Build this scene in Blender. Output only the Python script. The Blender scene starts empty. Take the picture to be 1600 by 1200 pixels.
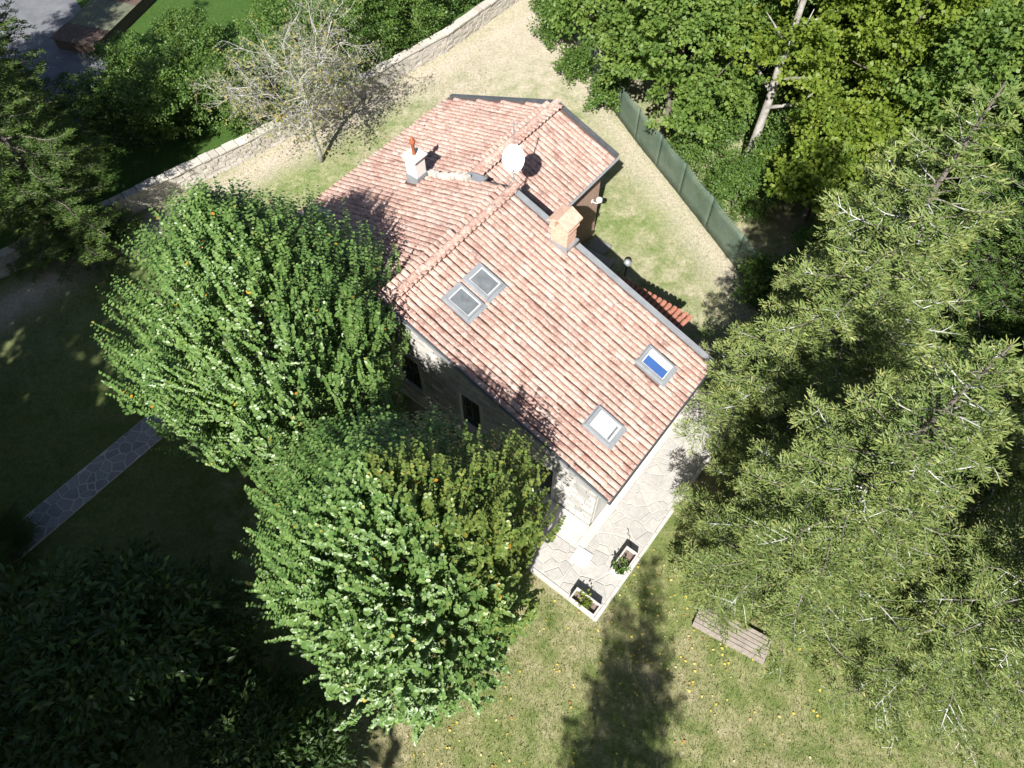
import bpy, math, random
import numpy as np
from mathutils import Matrix, Vector

# ------------------------------------------------------------------ camera, sky, sun, exposure
scene = bpy.context.scene
COL = scene.collection
R = math.radians
CAM_H, PITCH = 22.0, 58.0
cam = bpy.data.objects.new('camera', bpy.data.cameras.new('camera'))
COL.objects.link(cam)
cam.location = (0, 0, CAM_H)
cam.rotation_euler = (R(90 - PITCH), 0, 0)
cam.data.sensor_width = 36.0
cam.data.lens = 36.0 * 1109 / 1600
cam.data.clip_end = 1000
scene.camera = cam

SUN_EL, SUN_AZ = 43.0, 76.0                 # light travels towards azimuth 76 deg (from +X)
world = bpy.data.worlds.new('World'); scene.world = world
world.use_nodes = True
wn = world.node_tree; wn.nodes.clear()
sky = wn.nodes.new('ShaderNodeTexSky'); sky.sky_type = 'NISHITA'; sky.sun_disc = False
sky.sun_elevation = R(SUN_EL); sky.sun_rotation = R(194)
bg = wn.nodes.new('ShaderNodeBackground'); bg.inputs['Strength'].default_value = 0.05
wo = wn.nodes.new('ShaderNodeOutputWorld')
wn.links.new(sky.outputs[0], bg.inputs[0]); wn.links.new(bg.outputs[0], wo.inputs[0])
sun = bpy.data.objects.new('sun', bpy.data.lights.new('sun', 'SUN')); COL.objects.link(sun)
sun.data.energy = 5.0; sun.data.angle = R(0.53); sun.data.color = (1.0, 0.965, 0.91)
sd = Vector((math.cos(R(SUN_AZ)) * math.cos(R(SUN_EL)), math.sin(R(SUN_AZ)) * math.cos(R(SUN_EL)), -math.sin(R(SUN_EL))))
sun.rotation_euler = sd.to_track_quat('-Z', 'Y').to_euler()
sun.location = (0, -20, 60)
vs = scene.view_settings
vs.view_transform = 'Standard'; vs.look = 'None'; vs.gamma = 1.0; vs.use_curve_mapping = False
vs.exposure = 1.1

# ------------------------------------------------------------------ helpers
HANG = R(-38.0)                              # house axis: u runs down the main slope, v along the ridge
UX = np.array([math.cos(HANG), math.sin(HANG)]); VX = np.array([-math.sin(HANG), math.cos(HANG)])
def W(u, v): p = u * UX + v * VX; return (float(p[0]), float(p[1]))

def tag(o, label=None, cat=None, group=None, kind=None):
    if label: o['label'] = label
    if cat: o['category'] = cat
    if group: o['group'] = group
    if kind: o['kind'] = kind
    return o
def link(o, parent=None):
    COL.objects.link(o)
    if parent is not None: o.parent = parent
    return o
def empty(name, loc=(0, 0, 0), rz=0.0):
    o = bpy.data.objects.new(name, None); o.location = loc; o.rotation_euler = (0, 0, rz); o.empty_display_size = .3
    return link(o)
def mesh_np(name, co, faces, mat=None, attr=None, smooth=False):
    """co (n,3); faces: list of (m,k) int arrays"""
    me = bpy.data.meshes.new(name)
    co = np.asarray(co, np.float32)
    me.vertices.add(len(co)); me.vertices.foreach_set('co', co.ravel())
    fl = [np.asarray(f, np.int32) for f in faces if len(f)]
    idx = np.concatenate([f.ravel() for f in fl])
    tot = np.concatenate([np.full(len(f), f.shape[1], np.int32) for f in fl])
    st = np.concatenate([[0], np.cumsum(tot)[:-1]]).astype(np.int32)
    me.loops.add(len(idx)); me.loops.foreach_set('vertex_index', idx)
    me.polygons.add(len(tot)); me.polygons.foreach_set('loop_start', st)
    if smooth: me.polygons.foreach_set('use_smooth', np.ones(len(tot), bool))
    if attr:
        for k, v in attr.items():
            a = me.attributes.new(k, 'FLOAT', 'POINT'); a.data.foreach_set('value', np.asarray(v, np.float32))
    me.update(calc_edges=True)
    if mat: me.materials.append(mat)
    return me
def obj(name, me, parent=None):
    return link(bpy.data.objects.new(name, me), parent)
class MB:
    """collects polygons"""
    def __init__(s): s.v = []; s.f = []
    def poly(s, pts): n = len(s.v); s.v += [tuple(p) for p in pts]; s.f.append(tuple(range(n, n + len(pts)))); return s
    def raw(s, vs, fs): n = len(s.v); s.v += [tuple(p) for p in vs]; s.f += [tuple(i + n for i in f) for f in fs]; return s
    def box(s, x0, x1, y0, y1, z0, z1, m=None):
        vs = [(x0, y0, z0), (x1, y0, z0), (x1, y1, z0), (x0, y1, z0), (x0, y0, z1), (x1, y0, z1), (x1, y1, z1), (x0, y1, z1)]
        if m is not None: vs = [tuple(m @ Vector(p)) for p in vs]
        return s.raw(vs, [(3, 2, 1, 0), (4, 5, 6, 7), (0, 1, 5, 4), (1, 2, 6, 5), (2, 3, 7, 6), (3, 0, 4, 7)])
    def prism(s, pts, z0, z1):
        n = len(pts)
        vs = [(p[0], p[1], z0) for p in pts] + [(p[0], p[1], z1) for p in pts]
        return s.raw(vs, [tuple(range(n - 1, -1, -1)), tuple(range(n, 2 * n))] + [(i, (i + 1) % n, n + (i + 1) % n, n + i) for i in range(n)])
    def bar(s, a, b, w, h):
        """box beam from a to b, width w (horizontal), height h hanging centred"""
        a = Vector(a); b = Vector(b); d = (b - a); L = d.length; d.normalize()
        side = d.cross(Vector((0, 0, 1)))
        if side.length < 1e-4: side = Vector((1, 0, 0))
        side.normalize(); up = side.cross(d)
        m = Matrix.Translation(a) @ Matrix((d, side, up)).transposed().to_4x4()
        return s.box(0, L, -w / 2, w / 2, -h / 2, h / 2, m)
    def tube(s, pts, rad, k=8, cap=True):
        pts = [Vector(p) for p in pts]; n0 = len(s.v)
        rad = rad if hasattr(rad, '__len__') else [rad] * len(pts)
        ref = Vector((0.31, 0.77, 0.55))
        for i, p in enumerate(pts):
            d = (pts[min(i + 1, len(pts) - 1)] - pts[max(i - 1, 0)]).normalized()
            a = d.cross(ref).normalized(); b = d.cross(a)
            for j in range(k):
                t = 2 * math.pi * j / k
                s.v.append(tuple(p + (a * math.cos(t) + b * math.sin(t)) * rad[i]))
        for i in range(len(pts) - 1):
            for j in range(k):
                q = n0 + i * k
                s.f.append((q + j, q + (j + 1) % k, q + k + (j + 1) % k, q + k + j))
        if cap:
            s.f.append(tuple(n0 + j for j in range(k - 1, -1, -1)))
            e = n0 + (len(pts) - 1) * k; s.f.append(tuple(e + j for j in range(k)))
        return s
    def lathe(s, prof, k=16, m=None):
        n0 = len(s.v)
        for r, z in prof:
            for j in range(k):
                t = 2 * math.pi * j / k; p = Vector((r * math.cos(t), r * math.sin(t), z))
                s.v.append(tuple(m @ p if m is not None else p))
        for i in range(len(prof) - 1):
            for j in range(k):
                q = n0 + i * k; s.f.append((q + j, q + (j + 1) % k, q + k + (j + 1) % k, q + k + j))
        return s
    def build(s, name, mat, parent=None, smooth=False, bevel=0.0):
        me = bpy.data.meshes.new(name); me.from_pydata(s.v, [], s.f); me.update()
        me.materials.append(mat)
        if smooth:
            for p in me.polygons: p.use_smooth = True
        o = obj(name, me, parent)
        if bevel:
            b = o.modifiers.new('bevel', 'BEVEL'); b.width = bevel; b.segments = 2; b.limit_method = 'ANGLE'
        return o

# ------------------------------------------------------------------ materials
def nodes(name):
    m = bpy.data.materials.new(name); m.use_nodes = True
    nt = m.node_tree; b = nt.nodes['Principled BSDF']
    return m, nt, b
def N(nt, t, **kw):
    n = nt.nodes.new(t)
    for k, v in kw.items():
        if k in n.inputs.keys(): n.inputs[k].default_value = v
        else: setattr(n, k, v)
    return n
def ramp(nt, fac, stops):
    r = nt.nodes.new('ShaderNodeValToRGB'); el = r.color_ramp.elements
    while len(el) < len(stops): el.new(0.5)
    for e, (p, c) in zip(el, stops): e.position = p; e.color = (*c, 1)
    nt.links.new(fac, r.inputs[0]); return r.outputs[0]
def mix(nt, f, a, b, mode='MIX'):
    n = nt.nodes.new('ShaderNodeMix'); n.data_type = 'RGBA'; n.blend_type = mode
    for i, x in ((0, f), (6, a), (7, b)):
        if isinstance(x, (int, float)): n.inputs[i].default_value = x
        elif isinstance(x, tuple): n.inputs[i].default_value = (*x, 1)
        else: nt.links.new(x, n.inputs[i])
    return n.outputs[2]
def math_(nt, op, a, b=None, c=None):
    n = nt.nodes.new('ShaderNodeMath'); n.operation = op
    for i, x in enumerate((a, b, c)):
        if x is None: continue
        if isinstance(x, (int, float)): n.inputs[i].default_value = x
        else: nt.links.new(x, n.inputs[i])
    return n.outputs[0]
def wpos(nt): return N(nt, 'ShaderNodeNewGeometry').outputs['Position']
def noise(nt, scale, detail=4, rough=.6, vec=None, out=0):
    n = N(nt, 'ShaderNodeTexNoise', Scale=scale, Detail=detail, Roughness=rough)
    nt.links.new(vec if vec is not None else wpos(nt), n.inputs['Vector'])
    return n.outputs[out]
def bump(nt, b, h, strength=.4, dist=.02):
    n = N(nt, 'ShaderNodeBump', Strength=strength, Distance=dist)
    nt.links.new(h, n.inputs['Height']); nt.links.new(n.outputs[0], b.inputs['Normal'])
def plain(name, c1, c2, scale=6, rough=.8, bs=.3, bd=.01, metal=0.0, spec=.3):
    m, nt, b = nodes(name)
    h = noise(nt, scale, 6, .65)
    nt.links.new(ramp(nt, h, [(.3, c1), (.7, c2)]), b.inputs['Base Color'])
    b.inputs['Roughness'].default_value = rough; b.inputs['Metallic'].default_value = metal
    b.inputs['Specular IOR Level'].default_value = spec
    if bs: bump(nt, b, noise(nt, scale * 5, 4), bs, bd)
    return m
def leafmat(name, stops, transl=.35, rough=.45, spec=.35):
    m, nt, b = nodes(name)
    a = N(nt, 'ShaderNodeAttribute', attribute_name='rnd')
    c = ramp(nt, a.outputs['Fac'], stops)
    big = noise(nt, .9, 2)
    c = mix(nt, .5, c, ramp(nt, big, [(.3, (.72, .78, .7)), (.7, (1.25, 1.15, 1.0))]), 'MULTIPLY')
    nt.links.new(c, b.inputs['Base Color'])
    b.inputs['Roughness'].default_value = rough; b.inputs['Specular IOR Level'].default_value = spec
    t = N(nt, 'ShaderNodeBsdfTranslucent')
    nt.links.new(mix(nt, 1.0, c, (1.2, 1.35, .5), 'MULTIPLY'), t.inputs[0])
    ms = N(nt, 'ShaderNodeMixShader'); ms.inputs[0].default_value = transl
    nt.links.new(b.outputs[0], ms.inputs[1]); nt.links.new(t.outputs[0], ms.inputs[2])
    nt.links.new(ms.outputs[0], nt.nodes['Material Output'].inputs[0])
    return m

def tile_mat(name, stops, lichen=.42):
    m, nt, b = nodes(name)
    oi = N(nt, 'ShaderNodeObjectInfo').outputs['Random']
    isl = N(nt, 'ShaderNodeNewGeometry').outputs['Random Per Island']
    r = math_(nt, 'FRACT', math_(nt, 'ADD', oi, isl))
    c = ramp(nt, r, stops)
    def patch(f, lo, hi, k, col):
        nonlocal c
        c = mix(nt, math_(nt, 'MULTIPLY', ramp(nt, f, [(lo, (0, 0, 0)), (hi, (1, 1, 1))]), k), c, col)
    area_ = noise(nt, .55, 3, .6)
    c = mix(nt, .6, c, ramp(nt, area_, [(.38, (.70, .63, .62)), (.62, (1.10, 1.10, 1.10))]), 'MULTIPLY')
    patch(noise(nt, 2.3, 8, .72), .50, .68, lichen, (.58, .50, .44))          # weathered bloom
    patch(noise(nt, 16, 6, .75), .51, .60, lichen * 1.5, (.60, .55, .50))     # pale lichen spots
    patch(noise(nt, 4.2, 8, .8), .51, .62, .85 * min(1, lichen * 2.2), (.17, .105, .09))   # dark weathering
    patch(noise(nt, 20, 5, .75), .57, .64, .75 * min(1, lichen * 2.2), (.13, .10, .08))      # moss specks
    c = mix(nt, .6, c, ramp(nt, noise(nt, 60, 3, .6), [(.3, (.70, .70, .70)), (.7, (1.18, 1.16, 1.14))]), 'MULTIPLY')
    nt.links.new(c, b.inputs['Base Color'])
    b.inputs['Roughness'].default_value = .88; b.inputs['Specular IOR Level'].default_value = .2
    bump(nt, b, noise(nt, 45, 4), .35, .01)
    return m

M = {}
M['tile'] = tile_mat('terracotta_tile', [(0, (.39, .22, .175)), (.2, (.44, .265, .215)), (.45, (.47, .305, .25)), (.6, (.41, .235, .19)), (.85, (.48, .345, .29)), (.95, (.43, .255, .205)), (1, (.32, .18, .15))])
M['tile_new'] = tile_mat('terracotta_tile_clean', [(0, (.40, .155, .095)), (.5, (.44, .18, .115)), (1, (.36, .14, .09))], .15)
M['tilebed'] = plain('roof_bed', (.10, .055, .042), (.16, .085, .065), 8)
M['metal'] = plain('zinc', (.22, .235, .25), (.30, .315, .33), 3, .45, .05, metal=.2, spec=.5)
M['darkmetal'] = plain('dark_metal', (.055, .06, .065), (.09, .095, .10), 3, .5, .05, spec=.4)
M['greyboard'] = plain('grey_board', (.20, .21, .22), (.27, .28, .29), 2, .6, .1)
M['plaster'] = plain('white_plaster', (.62, .60, .56), (.72, .70, .66), 3, .85, .25)
M['greyplaster'] = plain('grey_plaster', (.42, .41, .39), (.52, .51, .48), 3, .85, .25)
M['concrete'] = plain('pale_concrete', (.40, .385, .355), (.52, .50, .46), 2.5, .85, .3)
M['mortar'] = plain('mortar', (.36, .345, .315), (.46, .44, .40), 5, .9, .4)
M['brickcol'] = plain('chimney_brick', (.46, .27, .19), (.58, .42, .33), 7, .88, .4)
M['glass'] = None
def glass(name, c, rough=.06):
    m, nt, b = nodes(name)
    n = noise(nt, 3, 5, .7)
    nt.links.new(ramp(nt, n, [(.3, c), (.7, tuple(x * 1.6 + .02 for x in c))]), b.inputs['Base Color'])
    b.inputs['Roughness'].default_value = rough; b.inputs['Specular IOR Level'].default_value = .6
    return m
M['glass_grey'] = glass('dusty_glass', (.10, .11, .115), .15)
M['glass_dark'] = glass('dark_glass', (.012, .013, .015))
M['glass_green'] = glass('green_glass', (.16, .20, .15), .2)
M['blind_blue'] = plain('blue_blind', (.035, .09, .26), (.045, .11, .30), 3, .5, 0)
M['blind_white'] = plain('white_blind', (.52, .54, .54), (.60, .62, .62), 2, .5, 0)  # also paints the sky reflection on the blue skylight
M['white'] = plain('white_enamel', (.74, .74, .73), (.80, .80, .79), 3, .4, .02, spec=.4)
M['rust'] = plain('rust_pipe', (.26, .075, .035), (.34, .11, .05), 6, .6, .2)
M['wood'] = plain('grey_wood', (.22, .19, .155), (.34, .30, .26), 9, .9, .4)
M['brownwood'] = plain('brown_wood', (.16, .08, .045), (.22, .11, .06), 9, .7, .2)
M['soil'] = plain('soil', (.10, .07, .055), (.26, .20, .17), 9, .95, .8, .03)
M['cord'] = plain('black_cord', (.02, .02, .02), (.03, .03, .03), 9, .6, 0)
M['net'] = None
M['bark'] = plain('bark', (.10, .085, .07), (.20, .175, .15), 7, .9, .7, .03)
M['palebark'] = plain('pale_bark', (.16, .145, .125), (.42, .40, .37), 4, .9, .6, .03)
M['greytwig'] = plain('grey_twig', (.30, .285, .26), (.52, .505, .48), 11, .9, .3)
def lichen_wood():
    m, nt, b = nodes('lichen_wood')
    c = ramp(nt, noise(nt, 1.1, 4, .65), [(.50, (.13, .12, .085)), (.60, (.50, .50, .475))])
    nt.links.new(c, b.inputs['Base Color']); b.inputs['Roughness'].default_value = .95
    return m
M['lichenwood'] = lichen_wood()

def stone_mat(name, stops, scale=7):
    m, nt, b = nodes(name)
    oi = N(nt, 'ShaderNodeObjectInfo').outputs['Random']; isl = N(nt, 'ShaderNodeNewGeometry').outputs['Random Per Island']
    c = ramp(nt, math_(nt, 'FRACT', math_(nt, 'ADD', oi, isl)), stops)
    c = mix(nt, .55, c, ramp(nt, noise(nt, scale, 8, .7), [(.3, (.62, .62, .62)), (.7, (1.25, 1.22, 1.18))]), 'MULTIPLY')
    nt.links.new(c, b.inputs['Base Color']); b.inputs['Roughness'].default_value = .88; b.inputs['Specular IOR Level'].default_value = .25
    bump(nt, b, noise(nt, scale * 4, 6, .7), .5, .02)
    return m
M['flag'] = stone_mat('flagstone', [(0, (.35, .34, .32)), (.3, (.40, .385, .365)), (.55, (.365, .355, .34)), (.8, (.43, .41, .38)), (1, (.31, .31, .30))])
M['flagpath'] = stone_mat('flagstone_grey', [(0, (.20, .205, .21)), (.3, (.27, .27, .27)), (.6, (.23, .23, .235)), (1, (.30, .295, .29))])
M['wallstone'] = stone_mat('rubble_stone', [(0, (.36, .33, .29)), (.3, (.47, .44, .40)), (.6, (.41, .385, .35)), (1, (.54, .51, .46))], 9)
M['gablestone'] = stone_mat('dressed_stone', [(0, (.30, .30, .285)), (.4, (.50, .48, .45)), (.7, (.38, .375, .36)), (1, (.58, .56, .52))], 5)

# brick wall of the low wing
def brick_mat():
    m, nt, b = nodes('brick_wall')
    tc = N(nt, 'ShaderNodeTexCoord'); mp = N(nt, 'ShaderNodeMapping'); mp.inputs['Rotation'].default_value = (R(90), 0, R(90))
    nt.links.new(tc.outputs['Object'], mp.inputs[0])
    br = N(nt, 'ShaderNodeTexBrick', Scale=1.0); br.inputs['Color1'].default_value = (.30, .145, .095, 1); br.inputs['Color2'].default_value = (.38, .21, .145, 1)
    br.inputs['Mortar'].default_value = (.42, .36, .30, 1); br.inputs['Mortar Size'].default_value = .012
    br.inputs['Brick Width'].default_value = .25; br.inputs['Row Height'].default_value = .07
    sx = N(nt, 'ShaderNodeSeparateXYZ'); nt.links.new(tc.outputs['Object'], sx.inputs[0])
    cx = N(nt, 'ShaderNodeCombineXYZ'); nt.links.new(sx.outputs['Y'], cx.inputs['X']); nt.links.new(sx.outputs['Z'], cx.inputs['Y'])
    nt.links.new(cx.outputs[0], br.inputs['Vector'])
    c = mix(nt, .6, br.outputs['Color'], ramp(nt, noise(nt, 5, 6, .7), [(.3, (.6, .6, .6)), (.7, (1.2, 1.2, 1.2))]), 'MULTIPLY')
    nt.links.new(c, b.inputs['Base Color']); b.inputs['Roughness'].default_value = .9
    bump(nt, b, br.outputs['Fac'], -.6, .01)
    return m
M['brick'] = brick_mat()

def net_mat():
    m, nt, b = nodes('green_netting')
    c = ramp(nt, noise(nt, 1.3, 5, .6), [(.3, (.085, .135, .095)), (.7, (.15, .20, .15))])
    nt.links.new(c, b.inputs['Base Color']); b.inputs['Roughness'].default_value = .7
    t = N(nt, 'ShaderNodeBsdfTransparent'); ms = N(nt, 'ShaderNodeMixShader'); ms.inputs[0].default_value = .38
    nt.links.new(b.outputs[0], ms.inputs[1]); nt.links.new(t.outputs[0], ms.inputs[2])
    nt.links.new(ms.outputs[0], nt.nodes['Material Output'].inputs[0])
    return m
M['net'] = net_mat()

def ground_mat():
    m, nt, b = nodes('lawn')
    p = wpos(nt)
    big = noise(nt, .22, 5, .6); mid = noise(nt, 1.4, 6, .7); fine = noise(nt, 28, 4, .7)
    g = mix(nt, ramp(nt, mid, [(.35, (0, 0, 0)), (.65, (1, 1, 1))]), (.12, .165, .05), (.235, .25, .105))
    dry = mix(nt, ramp(nt, mid, [(.35, (0, 0, 0)), (.68, (1, 1, 1))]), (.27, .235, .14), (.37, .325, .225))
    # bare worn strips: along the green fence and along the rubble wall
    sx = N(nt, 'ShaderNodeSeparateXYZ'); nt.links.new(p, sx.inputs[0]); X, Y = sx.outputs['X'], sx.outputs['Y']
    def strip(a, bb, c0, d0, d1):            # distance to line a*x+b*y+c0
        d = math_(nt, 'ADD', math_(nt, 'ADD', math_(nt, 'MULTIPLY', X, a), math_(nt, 'MULTIPLY', Y, bb)), c0)
        d = math_(nt, 'ADD', math_(nt, 'ABSOLUTE', d), math_(nt, 'MULTIPLY', math_(nt, 'SUBTRACT', mid, .5), 3.0))
        n = N(nt, 'ShaderNodeMapRange'); nt.links.new(d, n.inputs[0])
        n.inputs[1].default_value = d0; n.inputs[2].default_value = d1; n.inputs[3].default_value = 1; n.inputs[4].default_value = 0
        return n.outputs[0]
    def line(p, q):
        dx, dy = q[0] - p[0], q[1] - p[1]; L = math.hypot(dx, dy); a, bb = dy / L, -dx / L
        return a, bb, -(a * p[0] + bb * p[1])
    s1 = strip(*line((8.6, 19.5), (5.3, 27.0)), -.2, 1.3)
    s2 = strip(*line((-15.2, 21.7), (1.4, 37.5)), .1, 1.6)
    north = N(nt, 'ShaderNodeMapRange'); nt.links.new(math_(nt, 'ADD', Y, math_(nt, 'MULTIPLY', mid, 5)), north.inputs[0])
    north.inputs[1].default_value = 30.0; north.inputs[2].default_value = 35.0
    la, lb_, lc = line((-16.2, 22.3), (0.2, 38.4))
    beyond = math_(nt, 'ADD', math_(nt, 'ADD', math_(nt, 'MULTIPLY', X, la), math_(nt, 'MULTIPLY', Y, lb_)), lc)
    lush = N(nt, 'ShaderNodeMapRange'); nt.links.new(beyond, lush.inputs[0]); lush.inputs[1].default_value = -.2; lush.inputs[2].default_value = -1.2
    worn = math_(nt, 'MAXIMUM', math_(nt, 'MAXIMUM', s1, s2), math_(nt, 'MULTIPLY', north.outputs[0], .75))
    patch = ramp(nt, math_(nt, 'ADD', math_(nt, 'MULTIPLY', big, .6), math_(nt, 'MULTIPLY', mid, .4)), [(.44, (0, 0, 0)), (.60, (1, 1, 1))])
    c = mix(nt, math_(nt, 'MULTIPLY', patch, .8), g, dry)
    c = mix(nt, math_(nt, 'MULTIPLY', worn, .85), c, mix(nt, mid, (.36, .30, .215), (.46, .40, .31)))
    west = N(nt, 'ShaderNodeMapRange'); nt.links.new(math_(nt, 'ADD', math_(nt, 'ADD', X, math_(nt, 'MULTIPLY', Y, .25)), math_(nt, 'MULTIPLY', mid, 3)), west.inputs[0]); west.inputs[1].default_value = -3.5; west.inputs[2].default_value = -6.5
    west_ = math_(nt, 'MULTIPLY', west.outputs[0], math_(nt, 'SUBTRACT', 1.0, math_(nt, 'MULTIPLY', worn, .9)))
    c = mix(nt, math_(nt, 'MULTIPLY', west_, .8), c, mix(nt, mid, (.055, .085, .022), (.11, .145, .04)))  # greener grass in the west, also coloured darker to deepen the tree shade
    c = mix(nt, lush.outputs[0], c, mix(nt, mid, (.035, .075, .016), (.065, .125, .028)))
    c = mix(nt, .6, c, ramp(nt, fine, [(.36, (.55, .57, .52)), (.64, (1.45, 1.42, 1.36))]), 'MULTIPLY')
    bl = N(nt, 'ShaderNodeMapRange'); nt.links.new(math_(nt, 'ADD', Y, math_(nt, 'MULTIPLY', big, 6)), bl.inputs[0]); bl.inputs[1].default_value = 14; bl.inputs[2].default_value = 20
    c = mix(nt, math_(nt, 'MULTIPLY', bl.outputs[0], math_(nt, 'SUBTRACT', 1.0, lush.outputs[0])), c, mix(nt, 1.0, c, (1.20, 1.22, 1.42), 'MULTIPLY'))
    c = mix(nt, .6, c, ramp(nt, noise(nt, 7, 5, .7), [(.36, (.66, .68, .62)), (.64, (1.3, 1.28, 1.25))]), 'MULTIPLY')
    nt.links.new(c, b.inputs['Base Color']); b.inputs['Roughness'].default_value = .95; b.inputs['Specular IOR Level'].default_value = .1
    bump(nt, b, noise(nt, 45, 4, .8), .8, .04)
    return m
M['ground'] = ground_mat()
M['road'] = plain('grey_road', (.105, .11, .12), (.165, .17, .18), 1.2, .9, .3)
M['mossroof'] = plain('mossy_sheet', (.085, .095, .06), (.14, .145, .10), 4, .8, .3)
M['rustsheet'] = plain('rusty_sheet', (.075, .05, .04), (.125, .085, .065), 4, .8, .3)

M['hornbeam'] = leafmat('hornbeam_leaf', [(0, (.045, .098, .024)), (.35, (.096, .176, .045)), (.7, (.145, .228, .066)), (.955, (.19, .265, .095)), (.975, (.40, .27, .02)), (1, (.38, .14, .02))], .17, .40, .42)
M['hornbeam_y'] = leafmat('hornbeam_leaf_autumn', [(0, (.075, .125, .026)), (.35, (.125, .182, .042)), (.7, (.175, .218, .056)), (.95, (.24, .240, .05)), (.975, (.40, .27, .02)), (1, (.36, .14, .02))], .17, .40, .42)
M['maple'] = leafmat('maple_leaf', [(0, (.075, .138, .030)), (.5, (.130, .208, .046)), (1, (.190, .268, .062))], .40, .5, .3)
M['maple_y'] = leafmat('maple_leaf_yellow', [(0, (.095, .155, .020)), (.5, (.160, .225, .032)), (1, (.235, .285, .05))], .42, .5, .3)
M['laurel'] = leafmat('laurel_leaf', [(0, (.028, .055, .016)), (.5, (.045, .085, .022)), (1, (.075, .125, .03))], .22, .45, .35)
M['shrub'] = leafmat('shrub_leaf', [(0, (.050, .105, .022)), (.5, (.090, .160, .034)), (1, (.130, .205, .046))], .32, .45, .35)
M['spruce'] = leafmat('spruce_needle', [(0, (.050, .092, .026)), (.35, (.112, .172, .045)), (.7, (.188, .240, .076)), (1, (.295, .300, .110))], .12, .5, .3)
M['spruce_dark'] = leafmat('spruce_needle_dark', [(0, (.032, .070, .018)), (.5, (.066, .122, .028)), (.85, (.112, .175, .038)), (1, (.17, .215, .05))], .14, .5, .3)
M['grass'] = leafmat('grass_blade', [(0, (.10, .155, .045)), (.4, (.155, .200, .07)), (.7, (.24, .245, .11)), (1, (.34, .31, .18))], .3, .6, .2)
M['fallen'] = leafmat('fallen_leaf', [(0, (.55, .42, .05)), (.5, (.58, .50, .16)), (.8, (.50, .43, .27)), (1, (.34, .16, .05))], .2, .6, .2)
M['dullleaf'] = leafmat('dull_leaf', [(0, (.12, .15, .06)), (.6, (.20, .22, .10)), (.9, (.28, .25, .10)), (1, (.36, .28, .06))], .25, .6, .2)
M['yellowleaf'] = leafmat('yellow_leaf', [(0, (.60, .46, .02)), (1, (.68, .54, .04))], .4, .6, .2)

# ------------------------------------------------------------------ setting: ground, road
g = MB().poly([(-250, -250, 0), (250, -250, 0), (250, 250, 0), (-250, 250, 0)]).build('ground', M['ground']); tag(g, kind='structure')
rd = MB().poly([(-60, 22.5, .006), (-20.2, 27.0, .006), (-20.6, 33.4, .006), (-25.2, 40.5, .006), (-34, 62, .006), (-60, 62, .006)]).build('road', M['road']); tag(rd, kind='structure')

# ------------------------------------------------------------------ flagstones (clipped voronoi)
def clip(poly, nx, ny, d):
    out = []
    for i in range(len(poly)):
        a, b = poly[i], poly[(i + 1) % len(poly)]
        da = nx * a[0] + ny * a[1] - d; db = nx * b[0] + ny * b[1] - d
        if da <= 0: out.append(a)
        if (da < 0) != (db < 0) and abs(da - db) > 1e-12:
            t = da / (da - db); out.append((a[0] + (b[0] - a[0]) * t, a[1] + (b[1] - a[1]) * t))
    return out
def inset(poly, d):
    out = list(poly)
    n = len(poly)
    for i in range(n):
        a, b = poly[i], poly[(i + 1) % n]
        ex, ey = b[0] - a[0], b[1] - a[1]; L = math.hypot(ex, ey)
        if L < 1e-6: continue
        nx, ny = ey / L, -ex / L
        out = clip(out, nx, ny, nx * a[0] + ny * a[1] - d)
        if len(out) < 3: return []
    return out
def area(p): return .5 * sum(p[i][0] * p[(i + 1) % len(p)][1] - p[(i + 1) % len(p)][0] * p[i][1] for i in range(len(p)))
def flagstones(parent, rects, spacing, joint, z0, z1, mat, seed, skip=None):
    rnd = random.Random(seed); cells = []
    for (x0, x1, y0, y1) in rects:
        nx, ny = max(1, round((x1 - x0) / spacing)), max(1, round((y1 - y0) / spacing)); pts = []
        for i in range(-1, nx + 1):
            for j in range(-1, ny + 1):
                pts.append((x0 + (i + .5 + rnd.uniform(-.48, .48)) * (x1 - x0) / nx, y0 + (j + .5 + rnd.uniform(-.48, .48)) * (y1 - y0) / ny))
        for p in pts:
            poly = [(x0, y0), (x1, y0), (x1, y1), (x0, y1)]
            for q in pts:
                dx, dy = q[0] - p[0], q[1] - p[1]
                if p is q or dx * dx + dy * dy > (3.2 * spacing) ** 2: continue
                poly = clip(poly, dx, dy, dx * (p[0] + q[0]) / 2 + dy * (p[1] + q[1]) / 2)
                if len(poly) < 3: break
            if len(poly) >= 3: cells.append(poly)
    for c in cells:
        c = inset(c, joint * rnd.uniform(.7, 1.4))
        if len(c) < 3 or area(c) < .012: continue
        cl = [c[0]]
        for q in c[1:]:
            if math.hypot(q[0] - cl[-1][0], q[1] - cl[-1][1]) > .03: cl.append(q)
        if len(cl) < 3: continue
        if skip and skip(sum(q[0] for q in cl) / len(cl), sum(q[1] for q in cl) / len(cl)): continue
        top = z1 + rnd.uniform(-.007, .009)
        ins = inset(cl, .008)
        mb = MB()
        if len(ins) == len(cl):
            n = len(cl)
            mb.raw([(x, y, z0) for x, y in cl] + [(x, y, top - .006) for x, y in cl] + [(x, y, top) for x, y in ins],
                   [(i, (i + 1) % n, n + (i + 1) % n, n + i) for i in range(n)] + [(n + i, n + (i + 1) % n, 2 * n + (i + 1) % n, 2 * n + i) for i in range(n)] + [tuple(range(2 * n, 3 * n))])
        else: mb.prism(cl, z0, top)
        mb.build('flagstone', mat, parent)

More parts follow.
